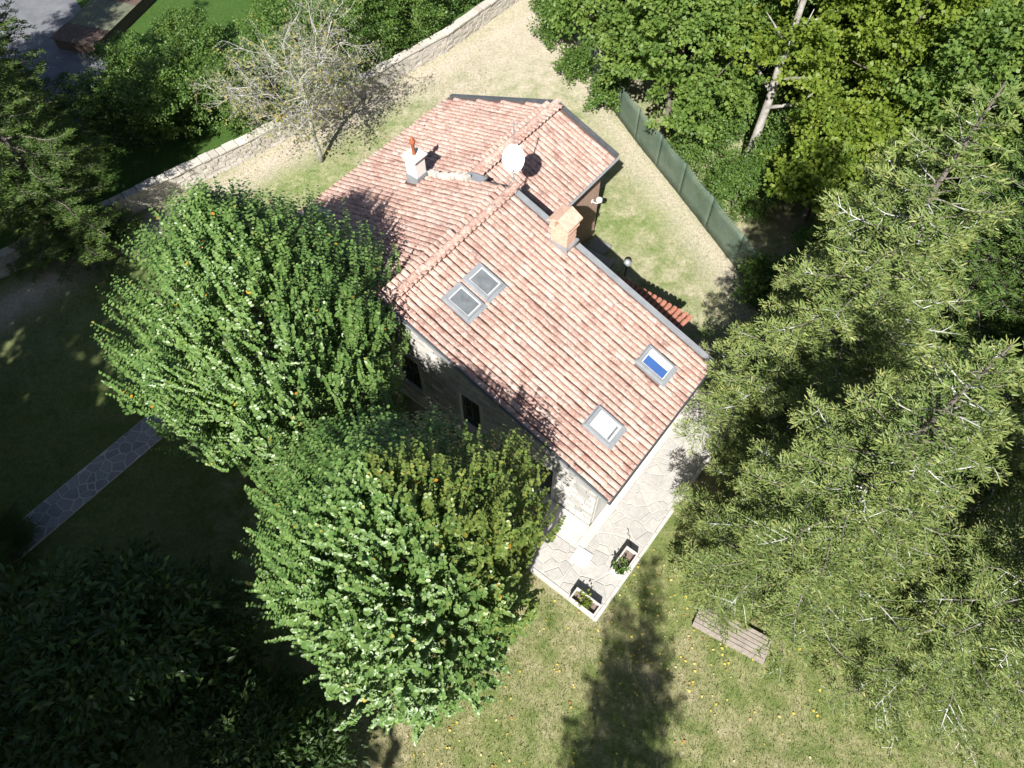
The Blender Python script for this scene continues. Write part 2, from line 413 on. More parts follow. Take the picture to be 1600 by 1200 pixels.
PR = (*W(0, 0), 0)
patio = MB()
patio.prism([(-8.0, 5.78), (-1.24, 5.70), (-1.22, 16.5), (-3.12, 16.5), (-3.12, 8.08), (-8.0, 8.08)], 0.004, .05).build('patio', M['mortar'])
patio = bpy.data.objects['patio']; patio.rotation_euler = (0, 0, HANG); tag(patio, kind='structure')
flagstones(patio, [(-2.80, -1.36, 5.88, 15.5), (-7.6, -2.80, 5.88, 7.18)], .40, .012, .045, .066, M['flag'], 4)
edge = MB(); rnd = random.Random(7)
v = 5.72
while v < 15.2:                               # pale kerb of cut stone along the lawn side
    L = rnd.uniform(.5, .8); MB().box(-1.345, -1.245, v + .01, v + L - .01, .045, .075 + rnd.uniform(0, .008)).build('kerb_stone', M['concrete'], patio, bevel=.008); v += L
u = -7.6
while u < -2.4:
    L = rnd.uniform(.5, .8); MB().box(u + .01, min(u + L, -2.35) - .01, 5.79, 5.87, .045, .075).build('kerb_stone', M['concrete'], patio, bevel=.008); u += L
MB().box(-7.9, -3.14, 7.20, 8.06, .046, .072).build('concrete_apron', M['concrete'], patio)
MB().box(-3.10, -2.83, 7.25, 15.4, .046, .070).build('concrete_apron', M['concrete'], patio)  # pale colour paints in the sunlit look of the stone along this wall
cov = MB().box(-.27, .27, -.27, .27, 0, .035).build('drain_cover', M['plaster'], bevel=.008); cov.location = (*W(-2.73, 7.06), .066); cov.rotation_euler = (0, 0, HANG + .06)
tag(cov, 'square white concrete drain cover lying on the flagstone patio', 'drain cover')

pth = MB(); PA = (-19.7 + 1.6, 0)
path = MB().box(-.575, .575, -9.0, 9.0, .004, .04).build('path', M['concrete']); path.location = (-14.1, 10.0, 0); path.rotation_euler = (0, 0, HANG); tag(path, kind='structure')
flagstones(path, [(-.57, .57, -5.0, 7.5)], .36, .022, .035, .056, M['flagpath'], 11)

# ------------------------------------------------------------------ the house
HU, HV = -10.0, 12.0
house = empty('stone_house', (*W(HU, HV), 0), HANG)
tag(house, 'stone house with pinkish terracotta tiled gable roof and four skylights', 'house')
def L(u, v, z): return (u - HU, v - HV, z)
RU, RZ = -10.67, 6.05                        # main ridge
MR = (RZ + .33 * RU, -.33); ML = (RZ - .33 * RU, .33); AL = (8.70, .28); AR = (.876, -.33)
pz = lambda p, u: p[0] + p[1] * u
V0, V1 = 7.80, 13.72                         # main roof rakes
EU, LU = -2.66, -17.43                       # main eaves (right, left)
AU, AEU = -12.83, -9.94                      # wing ridge and right eave
vN_left = lambda u: 18.25 + (u - LU) / (AU - LU) * .85
def solid(cs, va, vb):
    """cross-section [(u,z)] extruded along v; va, vb numbers or functions of u"""
    fa = va if callable(va) else (lambda u: va); fb = vb if callable(vb) else (lambda u: vb)
    n = len(cs); vs = [L(u, fa(u), z) for u, z in cs] + [L(u, fb(u), z) for u, z in cs]
    return vs, [tuple(range(n)), tuple(range(2 * n - 1, n - 1, -1))] + [(i, n + i, n + (i + 1) % n, (i + 1) % n) for i in range(n)]
UNDER = .21
# walls
MB().raw(*solid([(-3.13, 0), (-3.13, pz(MR, -3.13) - UNDER), (RU, RZ - UNDER), (-17.1, pz(ML, -17.1) - UNDER), (-17.1, 0)], 8.24, 13.38)).build('wall', M['greyplaster'], house)
MB().raw(*solid([(-10.32, 0), (-10.32, pz(AR, -10.32) - UNDER), (AU, pz(AL, AU) - UNDER), (-17.08, pz(AL, -17.08) - UNDER), (-17.08, 0)], 13.39, lambda u: 18.75 if u > -13 else 17.95)).build('wall', M['brick'], house)['label'] = 'brick wall of the low rear wing'
# stone facing of the gable, courses of blocks around the openings
WIN = [(-11.15, -10.17, 1.2, 3.0), (-8.42, -7.6, 1.2, 3.05), (-14.6, -13.7, 1.2, 3.0), (-5.6, -4.7, .08, 2.1)]
rnd = random.Random(5); mb = MB(); z = 0.02
while z < 6.0:
    h = rnd.uniform(.13, .22); u = -17.1
    while u < -3.14:
        w = rnd.uniform(.22, .55); u1 = min(u + w, -3.135); uc = (u + u1) / 2; top = min(pz(MR, uc), pz(ML, uc)) - UNDER - .02
        segs = [(u, u1)]
        for (a, b, c, d) in WIN:
            if z + h > c - .12 and z < d + .14:
                ns = []
                for (p, q) in segs:
                    if q <= a - .14 or p >= b + .14: ns.append((p, q)); continue
                    if p < a - .14: ns.append((p, a - .14))
                    if q > b + .14: ns.append((b + .14, q))
                segs = ns
        for p, q in segs:
            t = min(z + h, top)
            if q - p > .05 and t - z > .04:
                y = 8.10 - rnd.uniform(0, .04)
                mb.box(p - HU + .010, q - HU - .010, y - HV, 8.25 - HV, z + .010, t - .010)
        u = u1
    z += h
tag(mb.build('stone_facing', M['gablestone'], house), kind='stuff')
for (a, b, c, d) in WIN:
    wn_ = MB()
    for (x0, x1, z0, z1) in ((a - .13, a, c - .1, d), (b, b + .13, c - .1, d), (a - .13, b + .13, d, d + .13), (a, b, c - .1, c)):
        wn_.box(x0 - HU, x1 - HU, 8.07 - HV, 8.235 - HV, z0 + .001, z1 - .001)
    w = wn_.build('window', M['greyplaster'], house)
    fr = MB(); t = .06
    for (x0, x1, z0, z1) in ((a, a + t, c, d), (b - t, b, c, d), (a + t, b - t, c, c + t), (a + t, b - t, d - t, d), ((a + b) / 2 - .03, (a + b) / 2 + .03, c + t, d - t)):
        fr.box(x0 - HU, x1 - HU, 8.165 - HV, 8.225 - HV, z0, z1)
    fr.build('frame', M['darkmetal'], w)
    MB().box(a - HU + .01, b - HU - .01, 8.20 - HV, 8.232 - HV, c + .01, d - .01).build('pane', M['glass_dark'], w)

# roof slabs
T = .085
def slab(name, plane, ua, ub, va, vb, mat):
    lo, hi = min(ua, ub), max(ua, ub)
    return MB().raw(*solid([(lo, pz(plane, lo) - T), (hi, pz(plane, hi) - T), (hi, pz(plane, hi) - .2), (lo, pz(plane, lo) - .2)], va, vb)).build(name, mat, house)
roof = slab('roof', MR, RU, EU, V0, V1, M['tilebed'])
roofL = slab('roof', ML, LU, RU - .001, V0, V1, M['tilebed'])
wing = slab('roof', AR, AU, AEU, 13.74, 19.1, M['tilebed'])
wingL = slab('roof', AL, LU, AU - .001, 13.74, vN_left, M['tilebed'])

# terracotta barrel tiles
def tile_mesh(name, Ln, w0, w1, h0, h1, mat, seed, k=6, dz0=-.014):
    r = random.Random(seed); vs = []; fs = []
    rows = [(0, w0, h0, dz0), (Ln * .5, (w0 + w1) / 2, (h0 + h1) / 2, dz0 * .45), (Ln, w1, h1, .002)]
    bend = r.uniform(-.006, .006)
    for i, (x, w, h, dz) in enumerate(rows):
        for j in range(k + 1):
            t = math.pi * j / k
            vs.append((x, -w / 2 * math.cos(t) + (bend if i == 1 else 0), h * max(0.0, math.sin(t)) ** .58 + dz - .055))
    for i in range(2):
        for j in range(k):
            q = i * (k + 1) + j; fs.append((q, q + k + 1, q + k + 2, q + 1))
    ring = len(vs); vs += vs[2 * (k + 1):3 * (k + 1)]          # own ring for the lip keeps its edge crisp
    n = len(vs); th = .010
    for j in range(k + 1):
        t = math.pi * j / k
        vs.append((Ln - .002, -(w1 / 2 - th) * math.cos(t), (h1 - th) * max(0.0, math.sin(t)) ** .58 + .002 - .055))
    for j in range(k): fs.append((ring + j, n + j, n + j + 1, ring + j + 1))
    me = bpy.data.meshes.new(name); me.from_pydata(vs, [], fs); me.update(); me.materials.append(mat)
    for p in me.polygons: p.use_smooth = len(p.vertices) == 4 and p.index < 2 * k
    return me, np.array(vs, np.float64), np.array(fs, np.int64)
TV = [tile_mesh('roof_tile', .47, .172, .188, .058, .064, M['tile'], s) for s in range(4)]
TN = [tile_mesh('canopy_tile', .47, .142, .178, .070, .088, M['tile_new'], s) for s in range(2)]
SKY = [(-9.66, -8.74, 9.09, 9.82), (-9.66, -8.77, 10.03, 10.78), (-4.44, -3.46, 11.84, 12.58), (-4.44, -3.54, 9.05, 9.82)]
SKYL = [(-17.1, -15.95, 9.62, 10.40)]
CH = [(-8.80, -8.10, 13.15, 13.80), (-14.75, -14.15, 12.85, 13.45)]
rng = np.random.default_rng(3)
PITCH_V, STEP = .206, .365
tiles = []                                   # (matrix, variant, score)
def lay(plane, ur, ue, va, vb, holes, side):
    th = math.atan(.33 if plane in (MR, ML, AR) else .28)
    c, s = math.cos(th), math.sin(th)
    D = Vector((c * side, 0, -s)); Nn = Vector((s * side, 0, c)); Y = Nn.cross(D)
    base = Matrix((D, Y, Nn)).transposed().to_4x4()
    fb = vb if callable(vb) else (lambda u: vb)
    length = abs(ue - ur) / c; nrow = int(length / STEP + .999); off = length - nrow * STEP
    ncol = int((19.2 if callable(vb) else vb) / PITCH_V - va / PITCH_V)
    for j in range(ncol + 1):
        vc = va + .10 + j * PITCH_V; wav = rng.uniform(0, 6.28); drift = rng.normal(0, .006)
        for i in range(nrow):
            sA = off + i * STEP - .05
            um = ur + side * (sA + .24) * c
            if vc > fb(um) - .08: continue
            sB = sA + .47; cut = None
            for a, b, p, q in holes:
                h0, h1 = sorted(((a - ur) * side / c, (b - ur) * side / c))
                if p - .07 < vc < q + .07 and sB > h0 + .02 and sA < h1 - .02:
                    if sA < h0 - .08: cut = (sA, h0 + .01)
                    elif sB > h1 + .10 and sA > h0: cut = (h1 - .02, sB)
                    else: cut = ()
            if cut == (): continue
            vv = vc + drift + .010 * math.sin(wav + i * .7) + rng.normal(0, .005)
            sS, sc_ = (cut[0], (cut[1] - cut[0]) / .47) if cut else (sA, 1.0)
            u0 = ur + side * sS * c
            pos = Vector(L(u0, vv, pz(plane, ur) - sS * s)) + Nn * float(rng.normal(0, .004))
            m = Matrix.Translation(pos) @ base @ Matrix.Rotation(float(rng.normal(0, .018)), 4, 'Z') @ Matrix.Rotation(float(rng.normal(0, .008)), 4, 'Y') @ Matrix.Rotation(float(rng.normal(0, .03)), 4, 'X') @ Matrix.Diagonal((sc_, 1, 1, 1))
            wx, wy = W(um, vv); wz = pz(plane, um)
            d = np.array([-wx, -wy, CAM_H - wz]); dl = np.linalg.norm(d)
            nw = np.array([*(UX * s * side), c]); score = float(nw @ d / dl ** 3)
            tiles.append((m, int(rng.integers(0, 4)), score, side))
lay(MR, RU, EU, V0, V1 - .12, SKY + CH, 1)
lay(ML, RU, LU, V0, V1 + .06, SKYL + CH, -1)
lay(AR, AU, AEU, 13.80, 19.02, [], 1)
lay(AL, AU, LU, 13.72, lambda u: vN_left(u) - .06, CH, -1)
tiles.sort(key=lambda t: -t[2])
for m, k, s, sd_ in tiles[:300]:
    o = bpy.data.objects.new('roof_tile', TV[k][0]); link(o, roof); o.matrix_basis = m
vs_, fs_ = [], []; n = 0
for m, k, s, sd_ in tiles[300:]:
    A = np.array(m); v = TV[k][1] @ A[:3, :3].T + A[:3, 3]; vs_.append(v); fs_.append(TV[k][2] + n); n += len(v)
o = obj('roof_tiles', mesh_np('roof_tiles', np.concatenate(vs_), [np.concatenate(fs_)], M['tile'], smooth=True), roof); tag(o, kind='stuff')
# ridge tiles
RT = [tile_mesh('ridge_tile', .50, .225, .25, .085, .10, M['tile'], 20 + s, dz0=-.03) for s in range(2)]
def ridge(u, zr, va, vb, parent):
    v = va; i = 0; rr = random.Random(int(zr * 100))
    while v < vb - .1:
        m = Matrix.Translation(L(u + rr.uniform(-.012, .012), v, zr + .055)) @ Matrix.Rotation(R(90) + rr.uniform(-.03, .03), 4, 'Z') @ Matrix.Rotation(rr.uniform(-.03, .01), 4, 'Y')
        o = bpy.data.objects.new('ridge_tile', RT[i % 2][0]); link(o, parent); o.matrix_basis = m
        v += .40; i += 1
ridge(RU, RZ, V0 - .02, V1 - .1, roof)
ridge(AU, pz(AL, AU), 13.9, 19.0, wing)
# metal trim
def trim(name, pts, w, h, mat, parent=house):
    mb = MB()
    for a, b in zip(pts, pts[1:]): mb.bar(L(*a), L(*b), w, h)
    return mb.build(name, mat, parent)
e = .015
trim('fascia', [(EU - .02, V0 - .02, pz(MR, EU) - .13), (RU + .02, V0 - .02, RZ - .13)], .035, .24, M['greyboard'])
trim('fascia', [(LU + .02, V0 - .02, pz(ML, LU) - .13), (RU - .02, V0 - .02, RZ - .13)], .035, .24, M['greyboard'])
trim('rake_trim', [(EU, V0 - .045, pz(MR, EU) + .0), (RU, V0 - .045, RZ + .0)], .03, .07, M['darkmetal'])
trim('rake_trim', [(LU, V0 - .045, pz(ML, LU) + .0), (RU, V0 - .045, RZ + .0)], .03, .07, M['darkmetal'])
trim('rake_flashing', [(EU, V1 - .03, pz(MR, EU) - .02), (-8.05, V1 - .03, pz(MR, -8.05) - .02)], .19, .06, M['metal'])
trim('rake_flashing', [(-8.82, V1 - .03, pz(MR, -8.82) - .02), (RU + .12, V1 - .03, pz(MR, RU + .12) - .02)], .19, .06, M['metal'])
trim('rake_trim', [(AU + .05, 19.13, pz(AR, AU + .05) - .03), (AEU + .02, 19.08, pz(AR, AEU) - .03)], .16, .12, M['darkmetal'])
trim('rake_trim', [(AU - .05, 19.13, pz(AL, AU - .05) - .03), (LU, 18.28, pz(AL, LU) - .03)], .16, .12, M['darkmetal'])
trim('step_flashing', [(RU - .25, V1 + .04, RZ - .20), (-12.1, V1 + .04, pz(ML, -12.1) - .10)], .16, .06, M['darkmetal'])
trim('step_flashing', [(-11.95, V1 + .06, pz(ML, -11.95) - .03), (-12.75, V1 + .10, pz(ML, -12.75) + .02)], .34, .05, M['metal'])
trim('step_board', [(RU + .15, V1 + .09, pz(MR, RU + .15) - .28), (-8.9, V1 + .09, pz(MR, -8.9) - .28)], .03, .5, M['darkmetal'])
def gutter(name, u, va, vb, z, side, mat):
    mb = MB(); k = 6; r = .06; n0 = 0
    for v in (va, vb):
        for j in range(k + 1):
            t = math.pi + math.pi * j / k; mb.v.append(L(u + r * math.cos(t), v, z + r * math.sin(t)))
        for j in range(k, -1, -1):
            t = math.pi + math.pi * j / k; mb.v.append(L(u + (r - .008) * math.cos(t), v, z + (r - .008) * math.sin(t)))
    q = 2 * (k + 1)
    for j in range(q): mb.f.append((j, (j + 1) % q, q + (j + 1) % q, q + j))
    mb.f.append(tuple(range(q - 1, -1, -1))); mb.f.append(tuple(range(q, 2 * q)))
    return mb.build(name, mat, house)
gutter('gutter', EU + .05, V0 - .05, V1, pz(MR, EU) - .10, 1, M['darkmetal'])
gutter('gutter', AEU + .06, 13.9, 19.1, pz(AR, AEU) - .08, 1, M['metal'])
gutter('gutter', LU - .05, V0, 18.3, pz(ML, LU) - .12, -1, M['darkmetal'])

# skylights
def skylight(rect, plane, side, glassm, label, inner=None):
    a, b, p, q = rect; th = math.atan(.33); c, s = math.cos(th), math.sin(th)
    D = Vector((c * side, 0, -s)); Nn = Vector((s * side, 0, c)); Y = Nn.cross(D)
    uc, vc = (a + b) / 2, (p + q) / 2
    m = Matrix.Translation(Vector(L(uc, vc, pz(plane, uc)))) @ Matrix((D, Y, Nn)).transposed().to_4x4()
    lx, ly = (b - a) / 2 / c, (q - p) / 2
    sk = MB().box(-lx - .05, lx + .12, -ly - .05, ly + .05, -.10, .012, m).build('skylight', M['metal'], house)   # flashing apron
    sk['label'] = label
    fr = MB(); w = .065
    for (x0, x1, y0, y1) in ((-lx, -lx + .12, -ly, ly), (lx - w, lx, -ly, ly), (-lx + .12, lx - w, -ly, -ly + w), (-lx + .12, lx - w, ly - w, ly)): fr.box(x0, x1, y0, y1, .013, .105, m)
    fr.build('frame', M['metal'], sk)
    bd = MB(); x0, x1, y0, y1 = -lx + .125, lx - w - .005, -ly + w + .005, ly - w - .005
    for (i0, i1, j0, j1) in ((x0, x0 + .022, y0, y1), (x1 - .022, x1, y0, y1), (x0 + .022, x1 - .022, y0, y0 + .022), (x0 + .022, x1 - .022, y1 - .022, y1)): bd.box(i0, i1, j0, j1, .02, .085, m)
    bd.build('bead', M['white'], sk)
    MB().box(x0 + .022, x1 - .022, y0 + .022, y1 - .022, .02, .06, m).build('pane', glassm, sk)
    if inner:
        for (x_0, x_1, y_0, y_1, mt) in inner: MB().box(x0 + (x1 - x0) * x_0, x0 + (x1 - x0) * x_1, y0 + (y1 - y0) * y_0, y0 + (y1 - y0) * y_1, .061, .066, m).build('blind', mt, sk)
skylight(SKY[0], MR, 1, M['glass_grey'], 'skylight with dusty grey glass, its twin beside it nearer the brick chimney')
skylight(SKY[1], MR, 1, M['glass_grey'], 'skylight with dusty grey glass, nearer the brick chimney than its twin')
skylight(SKY[2], MR, 1, M['blind_blue'], 'skylight with a bright blue blind', [(.05, .95, .60, .96, M['blind_white'])])  # white strip is the sky's reflection painted over the blue pane
skylight(SKY[3], MR, 1, M['blind_white'], 'skylight with a white blind', [(.84, .93, .08, .92, M['glass_grey'])])
skylight(SKYL[0], ML, -1, M['glass_green'], 'greenish skylight near the eave beside the hornbeam')

# brick chimney on the main slope
def local_box(mb, u0, u1, v0, v1, z0, z1): return mb.box(u0 - HU, u1 - HU, v0 - HV, v1 - HV, z0, z1)
ch = local_box(MB(), -8.76, -8.16, 13.20, 13.72, 4.95, 5.93).build('chimney', M['brickcol'], house, bevel=.01); ch['label'] = 'pale brick chimney with a gabled cap'
mb = MB(); rr = random.Random(2); z = 5.0; i = 0
while z < 5.87:                               # courses stand slightly proud
    for (a, b, axis, f) in ((-8.76, -8.16, 'u', 13.195), (13.20, 13.72, 'v', -8.155)):
        x = a - (.12 if i % 2 else 0)
        while x < b:
            x0, x1 = max(x, a) + .006, min(x + .24, b) - .006
            if x1 - x0 > .03:
                if axis == 'u': local_box(mb, x0, x1, f - .006 - rr.uniform(0, .006), f + .01, z + .006, z + .064)
                else: local_box(mb, f - .01, f + .006 + rr.uniform(0, .006), x0, x1, z + .006, z + .064)
            x += .25
    z += .072; i += 1
tag(mb.build('bricks', M['brickcol'], ch), kind='stuff')
local_box(MB(), -8.82, -8.10, 13.14, 13.78, 5.93, 6.01).build('cap_ledge', M['brickcol'], ch, bevel=.012)
for (a, b) in ((-8.80, -8.62), (-8.30, -8.12)): local_box(MB(), a, b, 13.16, 13.76, 6.01, 6.21).build('cap_pier', M['brickcol'], ch)
local_box(MB(), -8.62, -8.30, 13.56, 13.70, 6.01, 6.21).build('cap_back', M['brickcol'], ch)
cs = [(-8.88, 6.19), (-8.46, 6.41), (-8.04, 6.19), (-8.04, 6.25), (-8.46, 6.48), (-8.88, 6.25)]
MB().raw(*solid(cs, 13.08, 13.84)).build('cap_roof', M['brickcol'], ch, bevel=.008)
local_box(MB(), -8.85, -8.07, 13.12, 13.19, 5.10, 5.40).build('flashing', M['metal'], ch)
MB().bar(L(-8.12, 13.14, 5.28), L(-8.12, 13.80, 5.28), .10, .10).build('flashing', M['metal'], ch)

# plastered chimney on the left slope, with a brown flue
c2 = local_box(MB(), -14.70, -14.22, 12.90, 13.38, 4.55, 5.62).build('chimney', M['plaster'], house, bevel=.012); c2['label'] = 'white plastered chimney with a brown flue pipe'
local_box(MB(), -14.73, -14.19, 12.87, 13.41, 4.6, 5.05).build('base_band', M['metal'], c2, bevel=.01)
for (a, b, c_, d) in ((-14.72, -14.60, 12.88, 13.0), (-14.32, -14.20, 12.88, 13.0), (-14.72, -14.60, 13.28, 13.4), (-14.32, -14.20, 13.28, 13.4)): local_box(MB(), a, b, c_, d, 5.62, 5.74).build('cap_post', M['brickcol'], c2)
local_box(MB(), -14.78, -14.14, 12.82, 13.46, 5.74, 5.80).build('cap_slab', M['plaster'], c2, bevel=.012)
fl = MB().lathe([(.062, 5.6), (.062, 6.22), (.09, 6.25), (.105, 6.31), (.09, 6.38), (.055, 6.42), (.03, 6.52), (0.002, 6.54)], 14, Matrix.Translation(L(-14.46, 13.14, 0))).build('flue_pipe', M['rust'], c2, smooth=True)
# rubble parapet where the two roofs step
rr = random.Random(12); u = -14.1; i = 0
while u < -12.55:
    w = rr.uniform(.10, .2); hh = rr.uniform(.12, .26)
    b = MB().box(-w / 2, w / 2, -.11, .11, -.12, hh, Matrix.Translation(L(u + w / 2, 13.42 + (u + 14.1) * .14 + rr.uniform(-.04, .04), pz(ML, u) - .02)) @ Matrix.Rotation(rr.uniform(-.4, .4), 4, 'Z') @ Matrix.Rotation(rr.uniform(-.2, .2), 4, 'Y'))
    b.build('parapet_stone', M['wallstone'], house, bevel=.02); u += w * .8

# tiled canopy behind the house
cz = lambda v: 3.0 - (v - 13.40) * .24
cb = MB().raw([L(-8.6, 13.40, cz(13.4) - .09), L(-4.35, 13.40, cz(13.4) - .09), L(-4.35, 15.62, cz(15.62) - .09), L(-8.6, 15.62, cz(15.62) - .09),
               L(-8.6, 13.40, cz(13.4) - .17), L(-4.35, 13.40, cz(13.4) - .17), L(-4.35, 15.62, cz(15.62) - .17), L(-8.6, 15.62, cz(15.62) - .17)],
              [(0, 1, 2, 3), (7, 6, 5, 4), (0, 4, 5, 1), (1, 5, 6, 2), (2, 6, 7, 3), (3, 7, 4, 0)]).build('canopy', M['brownwood'], house)
cb['label'] = 'small canopy of clean orange tiles over the back door'
th = math.atan(.24); c_, s_ = math.cos(th), math.sin(th)
D = Vector((0, c_, -s_)); Nn = Vector((0, s_, c_)); Y = Nn.cross(D); base = Matrix((D, Y, Nn)).transposed().to_4x4()
rr = random.Random(4); u = -8.5; 
while u < -4.3:
    for i in range(6):
        sA = -.02 + i * .365
        m = Matrix.Translation(Vector(L(u + rr.uniform(-.006, .006), 13.40 + sA * c_, 3.0 - sA * s_))) @ base @ Matrix.Rotation(rr.uniform(-.02, .02), 4, 'Z')
        o = bpy.data.objects.new('canopy_tile', TN[i % 2][0]); link(o, cb); o.matrix_basis = m
    u += .206
for uu in (-8.4, -4.55): MB().box(uu - HU - .06, uu - HU + .06, 15.4 - HV - .06, 15.4 - HV + .06, 0, cz(15.4) - .16).build('post', M['brownwood'], cb)
# back door slabs
ld = empty('stone_landing', (*W(-9.4, 17.6), 0), HANG); tag(ld, 'low grey stone landing of two slabs beside the brick wing', 'landing')
MB().box(-.72, .68, -2.2, .35, 0, .16).build('slab', M['flagpath'], ld, bevel=.015); MB().box(-.72, .1, .37, 1.0, 0, .16).build('slab', M['flagpath'], ld, bevel=.015)

# ------------------------------------------------------------------ things on and by the house
dish = empty('satellite_dish', (*W(-10.76, 13.86), 6.0), 0); tag(dish, 'round white satellite dish on a pole at the roof ridge', 'satellite dish')
MB().tube([(0, 0, -.2), (0, 0, 2.45)], .022, 8).build('mast', M['metal'], dish)
dn = Vector((-.12, -.86, .50)).normalized(); q = dn.to_track_quat('Z', 'Y').to_matrix().to_4x4(); dm = Matrix.Translation(Vector((0, -.10, 1.18))) @ q
prof = [(0.001, 0.0), (.12, .006), (.25, .03), (.36, .065), (.43, .095), (.435, .085), (.36, .05), (.25, .015), (.12, -.01), (0.001, -.016)]
MB().lathe(prof, 28, dm @ Matrix.Diagonal((.80, 1.0, 1, 1))).build('reflector', M['white'], dish, smooth=True)
MB().tube([dm @ Vector((0, -.42, .09)), dm @ Vector((0, -.30, .42))], .012, 6).build('feed_arm', M['metal'], dish)
MB().lathe([(.001, 0), (.03, 0), (.03, .10), (.001, .10)], 10, Matrix.Translation(dm @ Vector((0, -.28, .40))) @ q).build('receiver', M['white'], dish)
for s in (-1, 1): MB().tube([(0, 0, .35), (.25 * s, .1, -.30)], .014, 6).build('stay', M['metal'], dish)
an = MB().tube([(-.12, 0, 2.3), (.12, 0, 2.3)], .008, 6).build('aerial_bar', M['metal'], dish)

def lamp(name, loc, parts, label):
    t = empty(name, loc, HANG); tag(t, label, 'lamp'); return t
wl = lamp('wall_lamp', (*W(-10.31, 18.3), 2.35), None, 'small white globe lamp on a curved bracket at the brick wall')
MB().tube([(0, 0, -.10), (.12, 0, -.12), (.26, 0, -.06), (.30, 0, .02)], .016, 8).build('bracket', M['white'], wl, smooth=True)
MB().lathe([(.001, -.125), (.06, -.11), (.105, -.07), (.125, 0), (.105, .07), (.06, .11), (.001, .125)], 18, Matrix.Translation((.30, 0, .14))).build('globe', M['white'], wl, smooth=True)
MB().box(-.01, .015, -.05, .05, -.16, -.04).build('wall_plate', M['white'], wl)
gl = lamp('garden_lamp', (*W(-8.05, 17.7), 0), None, 'short garden lamp with a metal globe beside the stone landing')
MB().tube([(0, 0, 0), (0, 0, .62)], .03, 8).build('post', M['darkmetal'], gl)
MB().lathe([(.001, .60), (.08, .62), (.14, .70), (.155, .78), (.13, .87), (.07, .93), (.001, .95)], 18).build('globe', M['metal'], gl, smooth=True)

# planters
def planter(u0, u1, v0, v1, label):
    uc, vc = (u0 + u1) / 2, (v0 + v1) / 2; a, b = (u1 - u0) / 2, (v1 - v0) / 2
    t = empty('planter', (*W(uc, vc), .05), HANG); tag(t, label, 'planter', 'concrete planters on the patio edge')
    mb = MB(); w = .05; h = .36
    o_ = [(-a, -b), (a, -b), (a, b), (-a, b)]; i_ = [(-a + w, -b + w), (a - w, -b + w), (a - w, b - w), (-a + w, b - w)]
    vs = [(x, y, 0) for x, y in o_] + [(x, y, h) for x, y in o_] + [(x, y, h) for x, y in i_] + [(x, y, .06) for x, y in i_]
    fs = [(3, 2, 1, 0)] + [(i, (i + 1) % 4, 4 + (i + 1) % 4, 4 + i) for i in range(4)] + [(4 + i, 4 + (i + 1) % 4, 8 + (i + 1) % 4, 8 + i) for i in range(4)] + [(8 + i, 8 + (i + 1) % 4, 12 + (i + 1) % 4, 12 + i) for i in range(4)] + [(12, 13, 14, 15)]
    MB().raw(vs, fs).build('box', M['concrete'], t, bevel=.008)
    MB().box(-a + w + .002, a - w - .002, -b + w + .002, b - w - .002, .065, .20).build('soil', M['soil'], t)
    return uc, vc
planter(-2.26, -1.36, 5.70, 6.12, 'rectangular concrete planter at the patio corner holding a pale feathery plant')
planter(-1.78, -1.34, 7.22, 8.14, 'rectangular concrete planter beside the flagstones holding a bright green herb')

# ------------------------------------------------------------------ foliage
LEAF6 = (np.array([(0, 0, 0), (.36, .28, .05), (.34, .70, .02), (0, 1.0, -.08), (-.34, .70, .02), (-.36, .28, .05)]), [np.array([(0, 1, 2, 3), (0, 3, 4, 5)])])
LEAF4 = (np.array([(0, 0, 0), (.34, .45, .07), (0, 1.0, -.05), (-.34, .45, .07)]), [np.array([(0, 1, 2), (0, 2, 3)])])
LONG4 = (np.array([(0, 0, 0), (.20, .45, .05), (0, 1.0, -.06), (-.20, .45, .05)]), [np.array([(0, 1, 2), (0, 2, 3)])])
LOBE = (np.array([(0, 0, 0), (.30, .10, .02), (.52, .48, -.04), (.22, .62, .03), (0, 1.0, -.08), (-.22, .62, .03), (-.52, .48, -.04), (-.30, .10, .02)]), [np.array([(0, 1, 2, 3), (0, 5, 6, 7)]), np.array([(0, 3, 4), (0, 4, 5)])])
SPRIG = (np.array([(0, 0, 0), (.088, .18, 0), (.072, .78, .07), (0, 1, .12), (-.072, .78, .07), (-.088, .18, 0), (0, .18, .088), (0, .78, .142), (0, .78, -.002), (0, .18, -.088)]), [np.array([(0, 1, 2, 3, 4, 5), (0, 6, 7, 3, 8, 9)])])
def unit(a): return a / np.maximum(np.linalg.norm(a, axis=-1, keepdims=True), 1e-9)
def leaves(P, A, Nn, S, tpl):
    """P pos, A tip axis, Nn approximate normal, S size -> verts, faces"""
    A = unit(A); X = unit(np.cross(A, Nn)); Z = np.cross(X, A)
    T, F = tpl; n, k = len(P), len(T)
    co = P[:, None, :] + S[:, None, None] * (T[None, :, 0:1] * X[:, None, :] + T[None, :, 1:2] * A[:, None, :] + T[None, :, 2:3] * Z[:, None, :])
    return co.reshape(-1, 3), [(f[None] + (np.arange(n) * k)[:, None, None]).reshape(-1, f.shape[1]) for f in F]
def leaf_mesh(name, P, A, Nn, S, rv, tpl, mat):
    co, F = leaves(P, A, Nn, S, tpl)
    return mesh_np(name, co, F, mat, {'rnd': np.repeat(rv, len(tpl[0]))})
def rdir(rng, n): return unit(rng.normal(size=(n, 3)))
UP = np.array([0, 0, 1.0])

